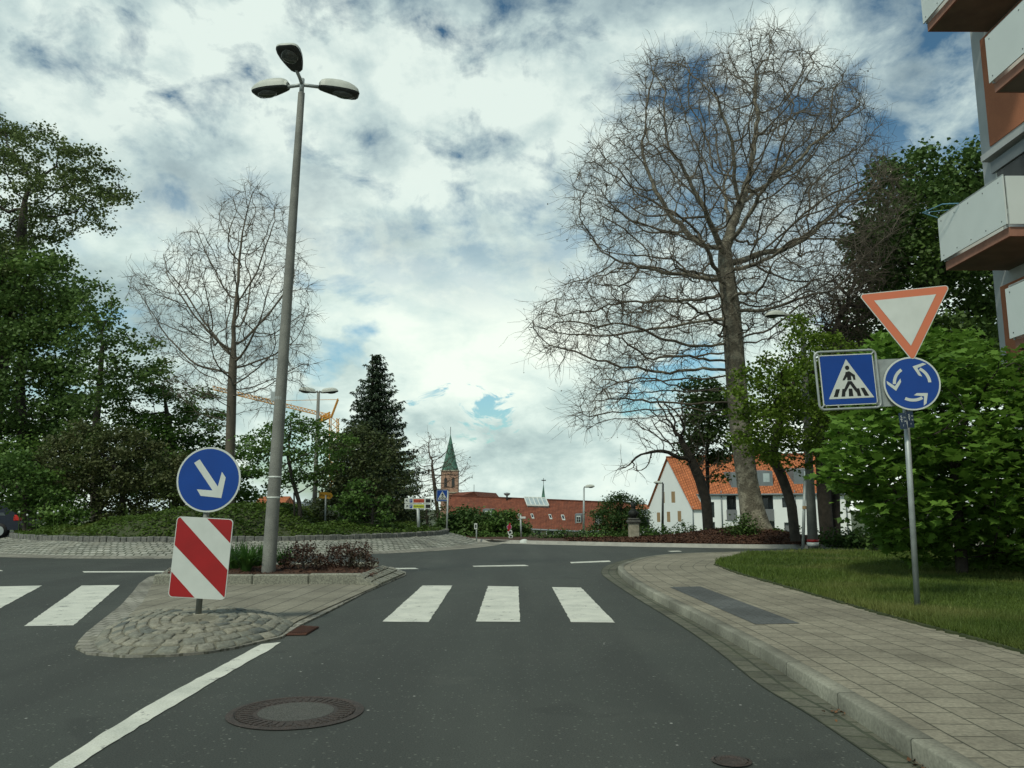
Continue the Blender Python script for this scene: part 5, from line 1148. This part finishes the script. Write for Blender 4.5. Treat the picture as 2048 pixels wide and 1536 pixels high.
# pedestal with bust
pb = P(1268, 1083, 29.5); g = empty('stone_pedestal', tuple(pb), 'pale stone pedestal standing before the conical shrub', 'pedestal')
zt = P(1268, 1046, 29.5)[2]; mb = MB(); mb.bevbox(pb+[-.18, -.18, -.1], (pb[0]+.18, pb[1]+.18, zt), .02); mb.build('shaft', STONE, g)
mb = MB(); mb.bevbox((pb[0]-.24, pb[1]-.24, zt), (pb[0]+.24, pb[1]+.24, zt+.10), .03); mb.bevbox((pb[0]-.19, pb[1]-.19, zt+.10), (pb[0]+.19, pb[1]+.19, zt+.18), .03); mb.build('capital', DKGREY if False else M_('dark_stone', (.13, .13, .115), (.09, .09, .08), 9, .95), g)
zb_ = zt+.18; o = MB().tube([(pb[0], pb[1], zb_), (pb[0], pb[1], zb_+.10), (pb[0], pb[1], zb_+.2), (pb[0], pb[1], zb_+.27), (pb[0], pb[1], zb_+.31), (pb[0], pb[1], zb_+.38), (pb[0], pb[1], zb_+.5), (pb[0], pb[1], zb_+.57)], [.10, .16, .19, .12, .06, .085, .095, .03], 12).build('bust', M_('dark_bronze', (.035, .04, .035), None, 9, .6, .4), None, True, loc=(pb[0], pb[1], zb_)); tag(o, 'dark bronze bust on top of the pale stone pedestal', 'bust')
simple_lamp(1167, 1072, 60, 1168, 975, .09, .06, [(1, 0, .1, .1)], 'slim grey street lamp in front of the red brown roof', GALV, .7)
simple_lamp(1325, 1066, 60, 1326, 967, .10, .07, [(-1, 0, .1, .1)], 'slim dark street lamp before the white gable', DKGREY, .6)
# ------------------------------------------------------------------ apartment block on the right
def block():
    xw = 11.75; xb = 10.2; yf = PX(1985, 540, xw)[1]; root = empty('apartment_block', (xw, yf, -.1), 'tall apartment block with salmon panels and white balconies at the right edge', 'apartment building')
    zt = 19.0; ypan = PX(2009, 571, xw)[1]
    MB().box((xw, -6, -.2), (26, yf, zt)).build('wall', GREYW, root)
    MB().box((xw-.3, -6, zt), (26.3, yf+.3, zt+.3)).build('roof', SLABU, root)
    pn = [(PX(1965, 82, xw)[2], PX(1982, 293, xw)[2]), (PX(2009, 571, xw)[2], PX(2030, 760, xw)[2]-1.2)]
    h0 = pn[0][1]; lv = [5.9-2.8, 5.9, 5.9+2.8*1, 5.9+5.6]
    for (a, b_) in ((PX(1965, 78, xw), PX(1982, 293, xw)), (PX(2009, 571, xw), PX(2024, 800, xw))):
        ye = min(a[1], b_[1]); MB().box((xw-.03, -5, b_[2]), (xw+.02, max(a[1], b_[1])-.0, a[2])).build('facade_panel', SALM, root)
    zq = PX(1962, 20, xw); MB().box((xw-.03, -5, zq[2]+.4), (xw+.02, ypan, zq[2]+2.6)).build('facade_panel', SALM, root)
    sl0 = PX(1980, 325, xw); MB().box((xw-.22, -5, sl0[2]), (xw, sl0[1], sl0[2]+.16)).build('string_course', GREYW, root)
    # windows beside the balconies
    for zc in (sl0[2]-1.5, sl0[2]-1.5-5.7, sl0[2]+4.1):
        w_ = MB().box((xw-.05, 15.6, zc), (xw+.02, yf-.55, zc+1.35)).build('window', WHITE, root); MB().box((xw-.08, 15.7, zc+.1), (xw-.052, yf-.65, zc+1.1)).build('pane', GLASSD, w_); MB().box((xw-.12, 15.55, zc+1.12), (xw-.06, yf-.5, zc+1.40)).build('shutter_box', ZINC, w_)
    def balcony(far, near, ptop, pbot, label):
        """far, near: pixels of the slab's bottom edge; ptop, pbot: pixels at the panel's near corner"""
        f_ = PX(*far, xb+.12); yfar = f_[1]; zb = f_[2]; ynear = near; h = .20
        s_ = MB().box((xb+.08, ynear+.06, zb+.003), (xw, yfar, zb+h)).build('balcony', SLABE, root); MB().box((xb+.13, ynear+.11, zb), (xw, yfar-.05, zb+.006)).build('slab_underside', SLABU, s_)
        z0, z1 = zb+h+.04, zb+h+1.08
        MB().box((xb, ynear, z0), (xb+.03, yfar+.04, z1)).build('side_panel', PANEL, s_); MB().box((xb+.07, ynear, z0), (xw-.02, ynear+.03, z1)).build('front_panel', PANEL, s_); MB().box((xb+.07, yfar+.01, z0), (xw-.02, yfar+.04, z1)).build('end_panel', PANEL, s_)
        mb = MB()
        for yy in (ynear+.06, yfar-.04): mb.tube([(xb+.05, yy, zb+h), (xb+.05, yy, z1+.05)], .022, 8)
        mb.tube([(xb+.05, ynear+.06, z1+.04), (xb+.05, yfar-.04, z1+.04)], .02, 6); mb.build('rail_posts', GALV, s_)
        mb = MB()
        for yy in np.linspace(ynear+.15, yfar-.1, 5):
            for z_ in (z0+.1, z1-.1): mb.box((xb-.006, yy-.012, z_-.012), (xb, yy+.012, z_+.012))
        mb.build('rivets', DKGREY, s_)
        return yfar, zb, z1
    yn = PX(2003, 342, xb)[1]; y1_, z1_, t1_ = balcony((1896, 541), yn, 0, 0, '')
    balcony((1859, 64), yn, 0, 0, '')
    balcony((1994, 186), 11.5, 0, 0, '')
    balcony((2036, 700), 11.5, 0, 0, '')
    g = empty('drying_rack', (xb-.1, y1_-.3, t1_), 'light blue metal drying rack hooked over the lowest balcony rail', 'drying rack'); mb = MB(); a = np.array([xb-.02, y1_-.5, t1_+.02])
    mb.tube([a, a+[-.35, .5, .12]], .007, 6); mb.tube([a+[-.0, -.4, 0], a+[-.2, -.1, .1], a+[-.35, .5, .12]], .012, 6); mb.tube([a+[0, .5, 0], a+[-.35, .5, .12]], .012, 6); mb.build('frame', M_('blue_metal', (.15, .33, .45), None, 3, .4), g)
block()
# ------------------------------------------------------------------ parked car at far left
def car():
    c = np.array([P(37, 1050, 33.0)[0], 33.0, 0.0]); x1 = c[0]; L = 4.1; g = empty('parked_car', (x1-L/2, 32, 0), 'dark blue hatchback with red tail light at left edge behind the planting', 'car')
    prof = [(0, .35), (0, .62), (-.04, .86), (-.14, .98), (-.35, 1.30), (-.75, 1.43), (-1.9, 1.46), (-2.5, 1.32), (-3.1, .98), (-3.9, .84), (-4.08, .66), (-4.1, .35)]
    V = []; n = len(prof)
    for yy, k in ((0, .0), (.12, 1), (1.55, 1), (1.67, 0)):
        for x, z_ in prof: V.append((x1+x, 33+yy, z_ if k else .35+(z_-.35)*.93))
    f = [(j*n+i, j*n+(i+1) % n, (j+1)*n+(i+1) % n, (j+1)*n+i) for j in range(3) for i in range(n)]+[tuple(range(n)), tuple(range(3*n, 4*n))]
    MB().add(V, f).build('body', CARP, g)
    MB().add([(x1-.55, 32.985, .92), (x1-2.75, 32.985, .95), (x1-2.3, 33.03, 1.27), (x1-.85, 33.03, 1.30)], [(0, 1, 2, 3)]).build('side_window', GLASSD, g)
    MB().add([(x1-.10, 33.15, .98), (x1-.10, 34.5, .98), (x1-.33, 34.4, 1.30), (x1-.33, 33.25, 1.30)], [(0, 1, 2, 3)]).build('rear_window', GLASSD, g)
    for yy in (32.97, 34.5): MB().bevbox((x1-.22, yy, .72), (x1+.02, yy+.2, .95), .02).build('tail_light', TLIT, g)
    for x in (-.75, -3.3):
        for yy in (33.0, 34.5):
            w_ = MB().tube([(x1+x, yy-.02, .31), (x1+x, yy+.19, .31)], .31, 24).build('wheel', TYRE, g, True); MB().tube([(x1+x, yy-.03, .31), (x1+x, yy+.0, .31)], .19, 16).build('rim', GALV, w_)
    MB().bevbox((x1-.05, 33.05, .36), (x1+.07, 34.6, .58), .03).build('bumper', DKGREY, g)
car()
# ------------------------------------------------------------------ trees and shrubs
def T(L): return np.array([P(x, y, Y) for x, y, Y in L])
# the big bare plane tree
PL = [(1060,640),(1110,575),(1180,585),(1195,520),(1150,430),(1135,345),(1185,270),(1240,250),(1255,180),(1265,95),(1330,110),(1400,105),(1465,55),(1530,75),(1590,50),(1650,110),(1700,130),(1770,190),(1785,300),(1800,420),(1790,520),(1745,560),(1700,610),(1640,640),(1590,660),(1540,690),(1480,700),(1440,720),(1400,735),(1330,745),(1280,770),(1240,820),(1180,845),(1130,835),(1160,770),(1190,720),(1110,720),(1065,690)]
pth = T([(1512,1062,28),(1494,960,28),(1481,860,28),(1474,780,28),(1468,700,28),(1462,620,28),(1454,560,28),(1450,510,28)])
t = grow('plane_tree', 'huge bare plane tree with mottled trunk and dense twigs on the mulch bank', PL, 28.3, 5.2, pth, .36, 4000, .30, [BKTG, BKTW], BKPL, group=None, leaf=(.16, 0, .055, LEAFL, .3, 1), bare=(.75, .0092, 4), seed=5, dk=.38, jit=.15, r0=.0125, surf=.8, ds=140, iters=130, thick=.05)
fl = pth[0]; rr2 = [.74, .60, .50, .44, .395, .368]; zz2 = [-.35, -.05, .25, .6, 1.1, 1.7]; ax_ = unit(pth[1]-pth[0])
mb = MB(); mb.tube([fl+ax_*z_ for z_ in zz2], rr2, 20, False); mb.build('root_flare', BKPL, t, True)
# young bare tree on the roundabout
E_ = [(262,560),(290,515),(335,505),(350,450),(415,430),(430,395),(500,368),(520,400),(555,425),(560,480),(615,485),(612,560),(632,640),(615,690),(640,730),(600,800),(545,810),(500,845),(470,800),(420,840),(370,790),(320,740),(285,660)]
grow('bare_tree', 'slender bare tree with fine upright twigs growing on the roundabout', E_, 29, 2.8, T([(459,1015,29),(459,930,29),(462,850,29),(464,770,29),(467,700,29)]), .17, 1500, .22, [BKTG, BKTW], BKTG, bare=(.5, .008, 3), seed=9, dk=.30, jit=.07, r0=.008, up=.25, surf=.9, leaf=(.10, 0, .045, LEAFL, .3, 1), thick=.03)
grow('bare_tree', 'small bare crooked tree in front of the church tower', [(812,915),(830,880),(850,862),(885,866),(900,895),(925,905),(945,940),(935,975),(905,985),(880,1010),(840,1000),(815,960)], 34.5, 1.6, T([(880,1078,34.5),(876,1030,34.5),(870,980,34.5),(864,930,34.5)]), .085, 420, .2, [BKTW, BKTW], BKTW, bare=(.34, .008, 2), seed=12, dk=.26, r0=.008, leaf=(.25, 0, .06, LEAFL, .3, 1))
M_P = [(1235,945),(1240,920),(1290,925),(1262,870),(1248,850),(1275,800),(1330,768),(1380,785),(1385,840),(1420,900),(1455,905),(1465,950),(1430,940),(1400,955),(1370,935),(1330,915),(1300,945),(1270,960)]
grow('bare_tree', 'stout pollarded tree with long bare curved limbs before the white house', M_P, 33, 2.2, T([(1417,1072,33),(1415,1035,33),(1412,1000,33),(1400,960,33),(1385,925,33)]), .21, 800, .24, [BKTG, BKTW], BKDK, bare=(.55, .009, 2), seed=14, dk=.34, r0=.009, up=.1, leaf=(.15, 0, .05, LEAFL, .3, 1), thick=.04)
# reddish brown hanging twigs beside the dark tree
Q_ = [(1598,560),(1650,530),(1700,505),(1760,520),(1775,600),(1745,660),(1720,720),(1690,730),(1640,690),(1610,640)]
grow('brown_twig_tree', 'tangle of drooping brown bare twigs between plane tree and dark chestnut', Q_, 29.5, 2.0, T([(1672,1080,29.5),(1668,900,29.5),(1665,760,29.5),(1670,660,29.5)]), .17, 1500, .24, [BKTW], BKDK, bare=(.55, .011, 2), seed=15, dk=.28, jit=.5, r0=.012, up=-.2)
# leafy trees
def leafy(name, label, poly, Y, hd, path, R0, n, mat, size, per, spr, bark=BKDK, step=.5, seed=1, holes=0, surf=.55, shape=LEAFL, up=.5, flat=.6, ds=120, r0=.012, group=None, jit=.25, cat='tree', thick=.05, dk=None):
    return grow(name, label, poly, Y, hd, T(path), R0, n, step, [mat], bark, cat, group, leaf=(per, spr, size, shape, up, flat), seed=seed, holes=holes, surf=surf, ds=ds, r0=r0, jit=jit, thick=thick, dk=dk)
leafy('poplar_tree', 'tall airy tree with grey green leaves at the far left edge', [(-140,230),(-60,215),(0,228),(38,213),(72,238),(85,262),(118,258),(150,290),(200,310),(208,352),(232,378),(265,366),(268,400),(243,415),(248,445),(232,497),(205,468),(170,468),(140,505),(155,560),(150,620),(60,640),(-140,640)], 39, 3.6, [(-20,1050,39),(-15,900,39),(0,760,39),(20,620,39),(40,500,39),(50,400,39)], .3, 800, L_POP, .13, 40, .25, seed=21, holes=20, step=.5)
leafy('maple_tree', 'dense dark green tree filling the left edge below the taller airy one', [(-140,560),(0,520),(60,480),(120,490),(145,560),(165,650),(160,760),(170,860),(130,940),(100,1010),(-140,1010)], 37, 3.2, [(40,1060,37),(45,900,37),(40,760,37),(50,640,37)], .28, 850, L_DARK, .16, 52, .36, seed=22, holes=10)
leafy('slender_tree', 'thin dark tree with open see-through crown right of the dense one', [(130,600),(165,545),(195,540),(215,575),(245,590),(243,640),(310,680),(340,700),(335,760),(290,790),(250,860),(230,900),(190,930),(140,900),(125,800),(150,700)], 31, 1.9, [(190,1045,31),(187,950,31),(192,850,31),(200,760,31),(205,690,31)], .15, 420, L_DARK, .13, 32, .24, seed=23, holes=9)
leafy('spreading_tree', 'wide dark tree with layered drooping boughs behind the round arrow sign', [(225,760),(260,720),(310,700),(350,740),(400,770),(440,820),(455,870),(480,910),(500,960),(470,1000),(350,1010),(230,960),(215,860)], 33, 2.4, [(350,1050,33),(345,950,33),(340,870,33),(330,800,33)], .2, 520, L_MID, .12, 60, .26, seed=24, holes=3, flat=.35, up=1.0)
leafy('bronze_shrub', 'large shrub with dull olive brown foliage left of the round arrow sign', [(95,890),(140,850),(200,830),(270,860),(340,880),(400,930),(430,980),(400,1030),(250,1045),(120,1020),(70,950)], 27.0, 1.6, [(250,1046,27.0),(245,990,27.0),(240,940,27.0)], .1, 520, L_BRZ, .085, 60, .17, seed=25, cat='shrub', thick=.04, step=.3)
leafy('leafy_shrub', 'bright green bush at the left edge of the planting', [(-80,930),(0,905),(60,900),(110,930),(150,990),(190,1030),(150,1058),(66,1058),(52,1014),(-80,1008)], 26.0, 1.3, [(50,1062,26.0),(50,1000,26.0)], .08, 340, L_MID, .10, 45, .17, seed=26, cat='shrub', step=.3)
leafy('dark_hedge_shrub', 'broad dark bush closing the planting behind the bronze shrub', [(-160,900),(0,880),(200,900),(330,850),(430,900),(520,960),(500,1030),(-160,1045)], 34.5, 1.3, [(200,1060,34.5),(200,960,34.5)], .12, 700, L_MID, .14, 60, .30, seed=27, cat='shrub')
leafy('small_tree', 'small multi-stemmed leafy tree just right of the three-headed lamp', [(478,900),(500,860),(545,840),(600,826),(650,832),(700,850),(715,890),(690,930),(660,950),(640,985),(610,975),(590,960),(560,985),(530,1000),(510,960),(485,940)], 26.3, 1.6, [(600,1052,26.3),(600,1010,26.3),(585,960,26.3),(575,910,26.3)], .075, 330, L_DARK if False else L_MID, .085, 26, .15, seed=28, holes=8, step=.26, flat=.5, thick=.02)
pole('second_stem', *T([(589,1052,26.2), (588,985,26.2)]), .035, BKDK, bpy.data.objects['small_tree'], 8, .025)
leafy('olive_shrub', 'tall brownish green shrub below the dark spruce', [(640,920),(670,870),(720,850),(770,865),(800,900),(815,960),(812,1035),(640,1040),(625,990)], 29, 1.7, [(725,1046,29),(725,980,29),(725,920,29)], .1, 560, L_OLIVE, .095, 48, .2, seed=29, cat='shrub', step=.35)
leafy('leafy_shrub', 'lighter green bush in front of the tall brownish shrub', [(680,985),(705,958),(735,955),(755,980),(780,995),(790,1030),(775,1048),(670,1048)], 26.0, .8, [(745,1048,26.0),(745,1010,26.0)], .05, 200, L_MID, .09, 30, .12, seed=30, cat='shrub', step=.25)
leafy('brown_shrub', 'thin brown shrub below the crooked bare tree', [(795,960),(830,950),(860,975),(900,990),(905,1060),(870,1068),(810,1040)], 34, .9, [(855,1068,34),(853,1020,34)], .05, 240, L_OLIVE, .07, 14, .15, seed=31, cat='shrub', step=.25)
leafy('round_shrub', 'rounded bright green shrub in front of the red brown roof', [(975,1060),(985,1030),(1005,1017),(1022,1019),(1036,1040),(1042,1072),(975,1078)], 32.5, .8, [(1008,1080,32.5),(1008,1050,32.5)], .05, 170, L_MID, .10, 34, .14, seed=32, cat='shrub', step=.25)
leafy('conical_shrub', 'feathery green conical shrub behind the stone pedestal', [(1165,1068),(1180,1040),(1205,1010),(1225,990),(1242,972),(1262,985),(1285,1000),(1290,1030),(1300,1050),(1305,1078),(1170,1082)], 33, 1.4, [(1240,1083,33),(1240,1040,33),(1242,1005,33)], .08, 330, L_HEDGE, .085, 95, .17, seed=33, cat='shrub', step=.3, shape=LEAF)
leafy('lime_tree', 'dark green tree crown just left of the plane trunk above the orange roof', [(1345,905),(1360,850),(1372,800),(1362,760),(1395,745),(1440,755),(1475,790),(1490,860),(1480,920),(1440,945),(1400,925),(1370,930)], 35, 2.0, [(1418,1078,35),(1416,1000,35),(1414,900,35),(1420,830,35)], .08, 420, L_DARK, .13, 60, .26, seed=34, holes=2)
leafy('yellow_green_tree', 'tree with fresh yellow green leaves behind the blue crossing sign', [(1448,860),(1440,780),(1480,745),(1540,710),(1570,640),(1592,620),(1620,655),(1680,665),(1715,700),(1722,800),(1700,905),(1650,930),(1600,905),(1560,935),(1500,905),(1470,890)], 23.6, 2.3, [(1591,1082,24.8),(1583,1010,24.8),(1565,955,24.8),(1545,915,24.8),(1560,840,24.8),(1590,760,24.8)], .15, 700, L_YEL, .095, 30, .17, seed=35, holes=10, step=.33, shape=LEAFL, thick=.04)
leafy('dark_tree', 'dark leafy tree with thick trunk right of the lamp column', [(1490,880),(1500,800),(1560,720),(1640,700),(1730,720),(1740,900),(1700,930),(1640,900),(1570,930),(1530,915),(1500,925)], 29, 2.2, [(1655,1082,29),(1648,1000,29),(1645,920,29),(1635,840,29),(1620,780,29)], .24, 560, L_DARK, .13, 40, .26, seed=36, holes=8)
leafy('chestnut_tree', 'large dark green chestnut tree between the plane tree and apartment block', [(1700,480),(1735,430),(1738,370),(1780,325),(1830,318),(1850,300),(1900,312),(1950,290),(2010,330),(2060,420),(2060,760),(1720,780),(1640,740),(1640,660),(1700,600),(1720,540)], 33, 3.6, [(1830,1085,33),(1830,950,33),(1835,800,33),(1840,650,33),(1850,520,33)], .35, 1300, L_DARK, .18, 44, .36, seed=37, holes=12, surf=.6)
leafy('rear_shrub', 'dark leafy bush low behind the front maple and the white house wall', [(1700,900),(1760,860),(2150,840),(2150,1110),(1720,1100),(1705,1000)], 21.5, .9, [(1900,1110,21.5),(1900,980,21.5)], .08, 420, L_DARK, .16, 34, .26, seed=38, cat='shrub')
# maple bush at the right, large drooping leaves
MP = [(1648,900),(1655,860),(1700,820),(1690,770),(1712,705),(1760,660),(1800,668),(1850,640),(1900,668),(1950,655),(1985,690),(2010,740),(2060,690),(2200,640),(2200,1130),(2048,1135),(1960,1130),(1850,1128),(1780,1110),(1740,1060),(1720,1000),(1680,985),(1645,950)]
grow('maple_bush', 'large fresh green maple with broad lobed leaves behind the signpost', MP, 13.6, 2.1, T([(1925,1150,13.8),(1920,1080,13.8),(1910,980,13.8),(1915,880,13.8)]), .10, 700, .28, [L_MAPLE], BKDK, 'tree', leaf=(11, .17, .148, MAPLE, 1.3, .5), seed=41, r0=.008, surf=.42, ds=160, thick=.03, more=leaves(vol(MP, 14.3, 1.6, 5200, np.random.RandomState(9), .9), .17, MAPLE, .8, 77, raw=True))
# spruce
def spruce():
    Yc = 41; b0 = P(745, 1060, Yc); t0 = P(745, 699, Yc); rs = np.random.RandomState(3); g = empty('spruce_tree', tuple(b0), 'dark conical spruce with drooping tiers of branches', 'tree'); H = t0[2]-b0[2]
    pole('trunk', b0, t0-[0, 0, .25], .26, BKDK, g, 10, .03); cs = []; nr = []; parts = []
    for k in range(30):
        f = (k+1)/30.0; z = t0[2]-H*f*.96; Rm = (.14+3.1*f**.8)*(1+.10*math.sin(k*2.4)); nb = int(8+14*f)
        for j in range(nb):
            a = 2*math.pi*(j+rs.rand())/nb+k; L = Rm*rs.uniform(.55, 1.15); m_ = max(3, int(L/.11)); s_ = np.linspace(.04, 1, m_)
            r_ = s_*L; zz_ = z-.38*r_*(1-.25*s_)+.20*L*s_**3+rs.normal(0, .05); ctr = np.array([b0[0], Yc, 0]); dv = np.array([math.cos(a), math.sin(a), 0]); pp = ctr+dv*r_[:, None]; pp[:, 2] = zz_
            parts.append(tubes(pp[:-1], pp[1:], np.linspace(.03, .01, m_-1)*L/2, np.linspace(.03, .01, m_-1)*L/2, 3))
            rep = 10; q = np.repeat(pp, rep, 0); w_ = np.repeat((.05+.20*np.sin(np.pi*np.clip(s_, 0, 1)**.7)*min(L, 1.6)), rep); sd_ = np.array([-dv[1], dv[0], 0]); off = rs.uniform(-1, 1, len(q)); q = q+sd_*(off*w_)[:, None]; q[:, 2] -= np.abs(rs.normal(0, .075, len(q))); cs.append(q)
    c = np.vstack(cs); link('crown', kmix([(*leaves(c, .16, np.array([(0, 0), (.2, .3), (.0, 1.1), (-.2, .3)]), .5, 6, droop=1.4, raw=True), 0), (*merge(parts), 1)]), [L_CONI, BKDK], g)
spruce()
# hedge and low planting beyond the road
def mass(name, label, poly, Y, hd, n, mat, size, seed, cat='hedge', kind=None, shape=LEAFL, group=None, stems=6, spr=.15):
    rs = np.random.RandomState(seed); cc = vol(poly, Y, hd, max(30, n//60), rs, .5, 30); c = cc[rs.randint(0, len(cc), n)]+rs.normal(0, spr, (n, 3)); c[:, 2] = np.maximum(c[:, 2], .02); base = np.array([cc[:, 0].mean(), Y, .1])
    g = empty(name, tuple(base), label, cat, group); link('foliage', leaves(c, size, shape, .6, seed), mat, g); mb = MB(); xs_ = np.linspace(cc[:, 0].min()+.1, cc[:, 0].max()-.1, stems); zt_ = cc[:, 2].mean()
    for x in xs_: mb.tube([(x, Y, 0), (x+rs.normal(0, .1), Y+rs.normal(0, .1), zt_*.6+.1), (x+rs.normal(0, .2), Y, zt_)], [.03, .02, .01], 5)
    mb.build('stems', BKDK, g); return g
mass('hedge', 'tall dark green hedge right of the stone wall end', [(878,1080),(885,1036),(930,1026),(975,1030),(1010,1042),(1040,1050),(1058,1064),(1062,1080)], 33.5, .9, 15000, L_HEDGE, .11, 51)
mass('low_hedge', 'low ragged green hedge in front of the cream wall', [(880,1084),(890,1070),(960,1068),(1040,1072),(1066,1070),(1075,1084)], 31.5, .5, 3600, L_MID, .075, 52, spr=.07)
for k, (px, py, wd, ht, sd_) in enumerate(((1095,1082,26,22,1),(1130,1083,24,24,2),(1155,1084,22,18,3))):
    mass('low_shrub', ('bushy low shrub at the kerb left of three before the cream wall', 'bushy low shrub at the kerb middle of three before the cream wall', 'bushy low shrub at the kerb right of three before the cream wall')[k], [(px-wd, py), (px-wd*.7, py-ht*.8), (px, py-ht), (px+wd*.7, py-ht*.8), (px+wd, py)], 30.2, .4, 420, L_HEDGE, .07, 60+sd_, 'shrub', group='low shrubs along the far kerb', stems=3, spr=.07)
for k, (px, py, wd, ht, lb_) in enumerate(((1306,1080,14,22,'young shrub nearest the stone pedestal on its right'), (1330,1080,10,26,'young shrub in front of the slim dark lamp pole'), (1362,1078,14,40,'tallest young shrub in front of the gable windows'), (1385,1077,10,28,'young shrub at the corner downpipe of the gable'), (1555,1074,9,16,'young shrub at the foot of the white shuttered window'), (1592,1072,9,20,'young shrub between shuttered window and leaning trunk'))):
    mass('young_shrub', lb_, [(px-wd*.6, py), (px-wd, py-ht*.6), (px-2, py-ht), (px+wd, py-ht*.7), (px+wd*.5, py)], 31 if px < 1500 else 27.5, .3, 190, L_MID, .075, 80+k, 'shrub', group='young shrubs before the white house', stems=4, spr=.05)
mass('juniper', 'low dark green bush at the foot of the big plane trunk', [(1450,1070),(1455,1055),(1475,1042),(1500,1045),(1515,1058),(1510,1072)], 26.9, .35, 1500, L_DARK, .07, 90, 'shrub', stems=3)
mass('low_hedge', 'long low green bush beyond the pedestal along the mulch bed', [(1170,1084),(1180,1074),(1230,1068),(1300,1070),(1360,1072),(1410,1078),(1430,1084)], 30.5, .4, 3500, L_MID, .08, 91)
mass('low_hedge', 'dim green planting behind the lawn right of the lamp column', [(1630,1090),(1640,1076),(1700,1070),(1780,1072),(1800,1092)], 25.5, .4, 2600, L_DARK, .09, 92)
# bed planting
def bedshrub(px, wd, ht, Yo, seed, label):
    base = P(px, 1142, Yo)*[1, 1, 0]+[0, 0, .18]; rs = np.random.RandomState(seed); poly = [(px-wd, 1138), (px-wd*1.05, 1120), (px-wd*.7, 1142-ht*.85), (px-wd*.1, 1142-ht), (px+wd*.6, 1142-ht*.95), (px+wd, 1118), (px+wd*.9, 1138)]
    A = vol(poly, Yo, wd/F*Yo*.9, 260, rs, .5, 25); root = empty('bronze_bush', tuple(base), label, 'shrub', 'bronze bushes in the island bed')
    N, par, npth = colonize(A, np.array([base, base+[0, 0, .12]]), .07, .08, 60, .3, .1, seed); r, nch = radii(N, par, .003, .03, npth)
    link('branches', qmesh(*wood(N, par, r, r > 0, 3)), BKDK, root); tip = np.where(nch == 0)[0]; thin = np.where(r < .008)[0]; cc = N[np.concatenate([np.repeat(tip, 3), thin])]
    c = np.repeat(cc, 6, 0)+rs.normal(0, .032, (len(cc)*6, 3)); link('foliage', leaves(c, .034, LEAFL, .5, seed), L_RED, root)
bedshrub(606, 40, 56, 14.0, 1, 'bronze leaved bush in the island bed, next to the lamp pole'); bedshrub(700, 52, 58, 14.5, 2, 'bronze leaved bush in the island bed, at its right end')
def lily(px, py, Yo, hgt, n, seed, label):
    b0 = P(px, py, Yo)*[1, 1, 0]+[0, 0, .17]; rs = np.random.RandomState(seed); V = []
    for k in range(n):
        a = rs.uniform(0, 2*math.pi); d = np.array([math.cos(a), math.sin(a), 0]); L = hgt*rs.uniform(.7, 1.25); lean = rs.uniform(.25, 1.0); w_ = .016*rs.uniform(.7, 1.3); sd_ = np.array([-d[1], d[0], 0]); o = b0+d*rs.uniform(0, .07); pv_ = None
        for j in range(6):
            s_ = j/5; p = o+d*L*lean*s_**1.4*.9+np.array([0, 0, L*(s_*1.15-.75*lean*s_**2.2)]); ww = sd_*w_*(1-s_**2)+sd_*.001
            if pv_ is not None: V.append([pv_[0]-pv_[1], pv_[0]+pv_[1], p+ww, p-ww])
            pv_ = (p, ww)
    tag(link('daylily', kmesh(np.array(V), 4), L_LILY, None, loc=b0), label, 'plant', 'daylilies in the island bed')
lily(492, 1140, 13.8, .50, 150, 1, 'green daylily clump second from the striped board'); lily(468, 1140, 14.2, .50, 130, 2, 'green daylily clump beside the striped board'); lily(515, 1137, 14.6, .46, 110, 3, 'green daylily clump just left of the lamp pole'); lily(568, 1134, 14.8, .40, 90, 4, 'green daylily clump right of the lamp pole'); lily(440, 1138, 14.4, .36, 90, 5, 'green daylily clump half hidden by the striped board')
# flower stalks in the roundabout planting
rs = np.random.RandomState(5)
for k, (px, yb_, yt_) in enumerate(((38,1062,1024),(55,1062,1030),(72,1060,1026),(108,1058,1024),(116,1058,1022),(251,1046,1006),(257,1046,1014),(336,1030,1000),(342,1030,1002))):
    b0, t0 = P(px, yb_, 23.2), P(px+rs.normal(0, 1.5), yt_, 23.2); g = empty('flower_stalk', tuple(b0), ('pale flower stalk standing above the ground cover at the left',)[0], 'flower', 'pale flower stalks'); 
    MB().tube([b0-[0, 0, .2], t0], .006, 4).build('stem', L_MID, g); MB().tube([t0-[0, 0, .03], t0, t0+[0, 0, .03]], [.01, .03, .008], 6).build('blossom', WHITE, g)
for i, o in enumerate([o for o in bpy.data.objects if o.name.startswith('flower_stalk')]): o['label'] = 'thin stalk with small pale flower above the ground cover left of the round arrow sign'
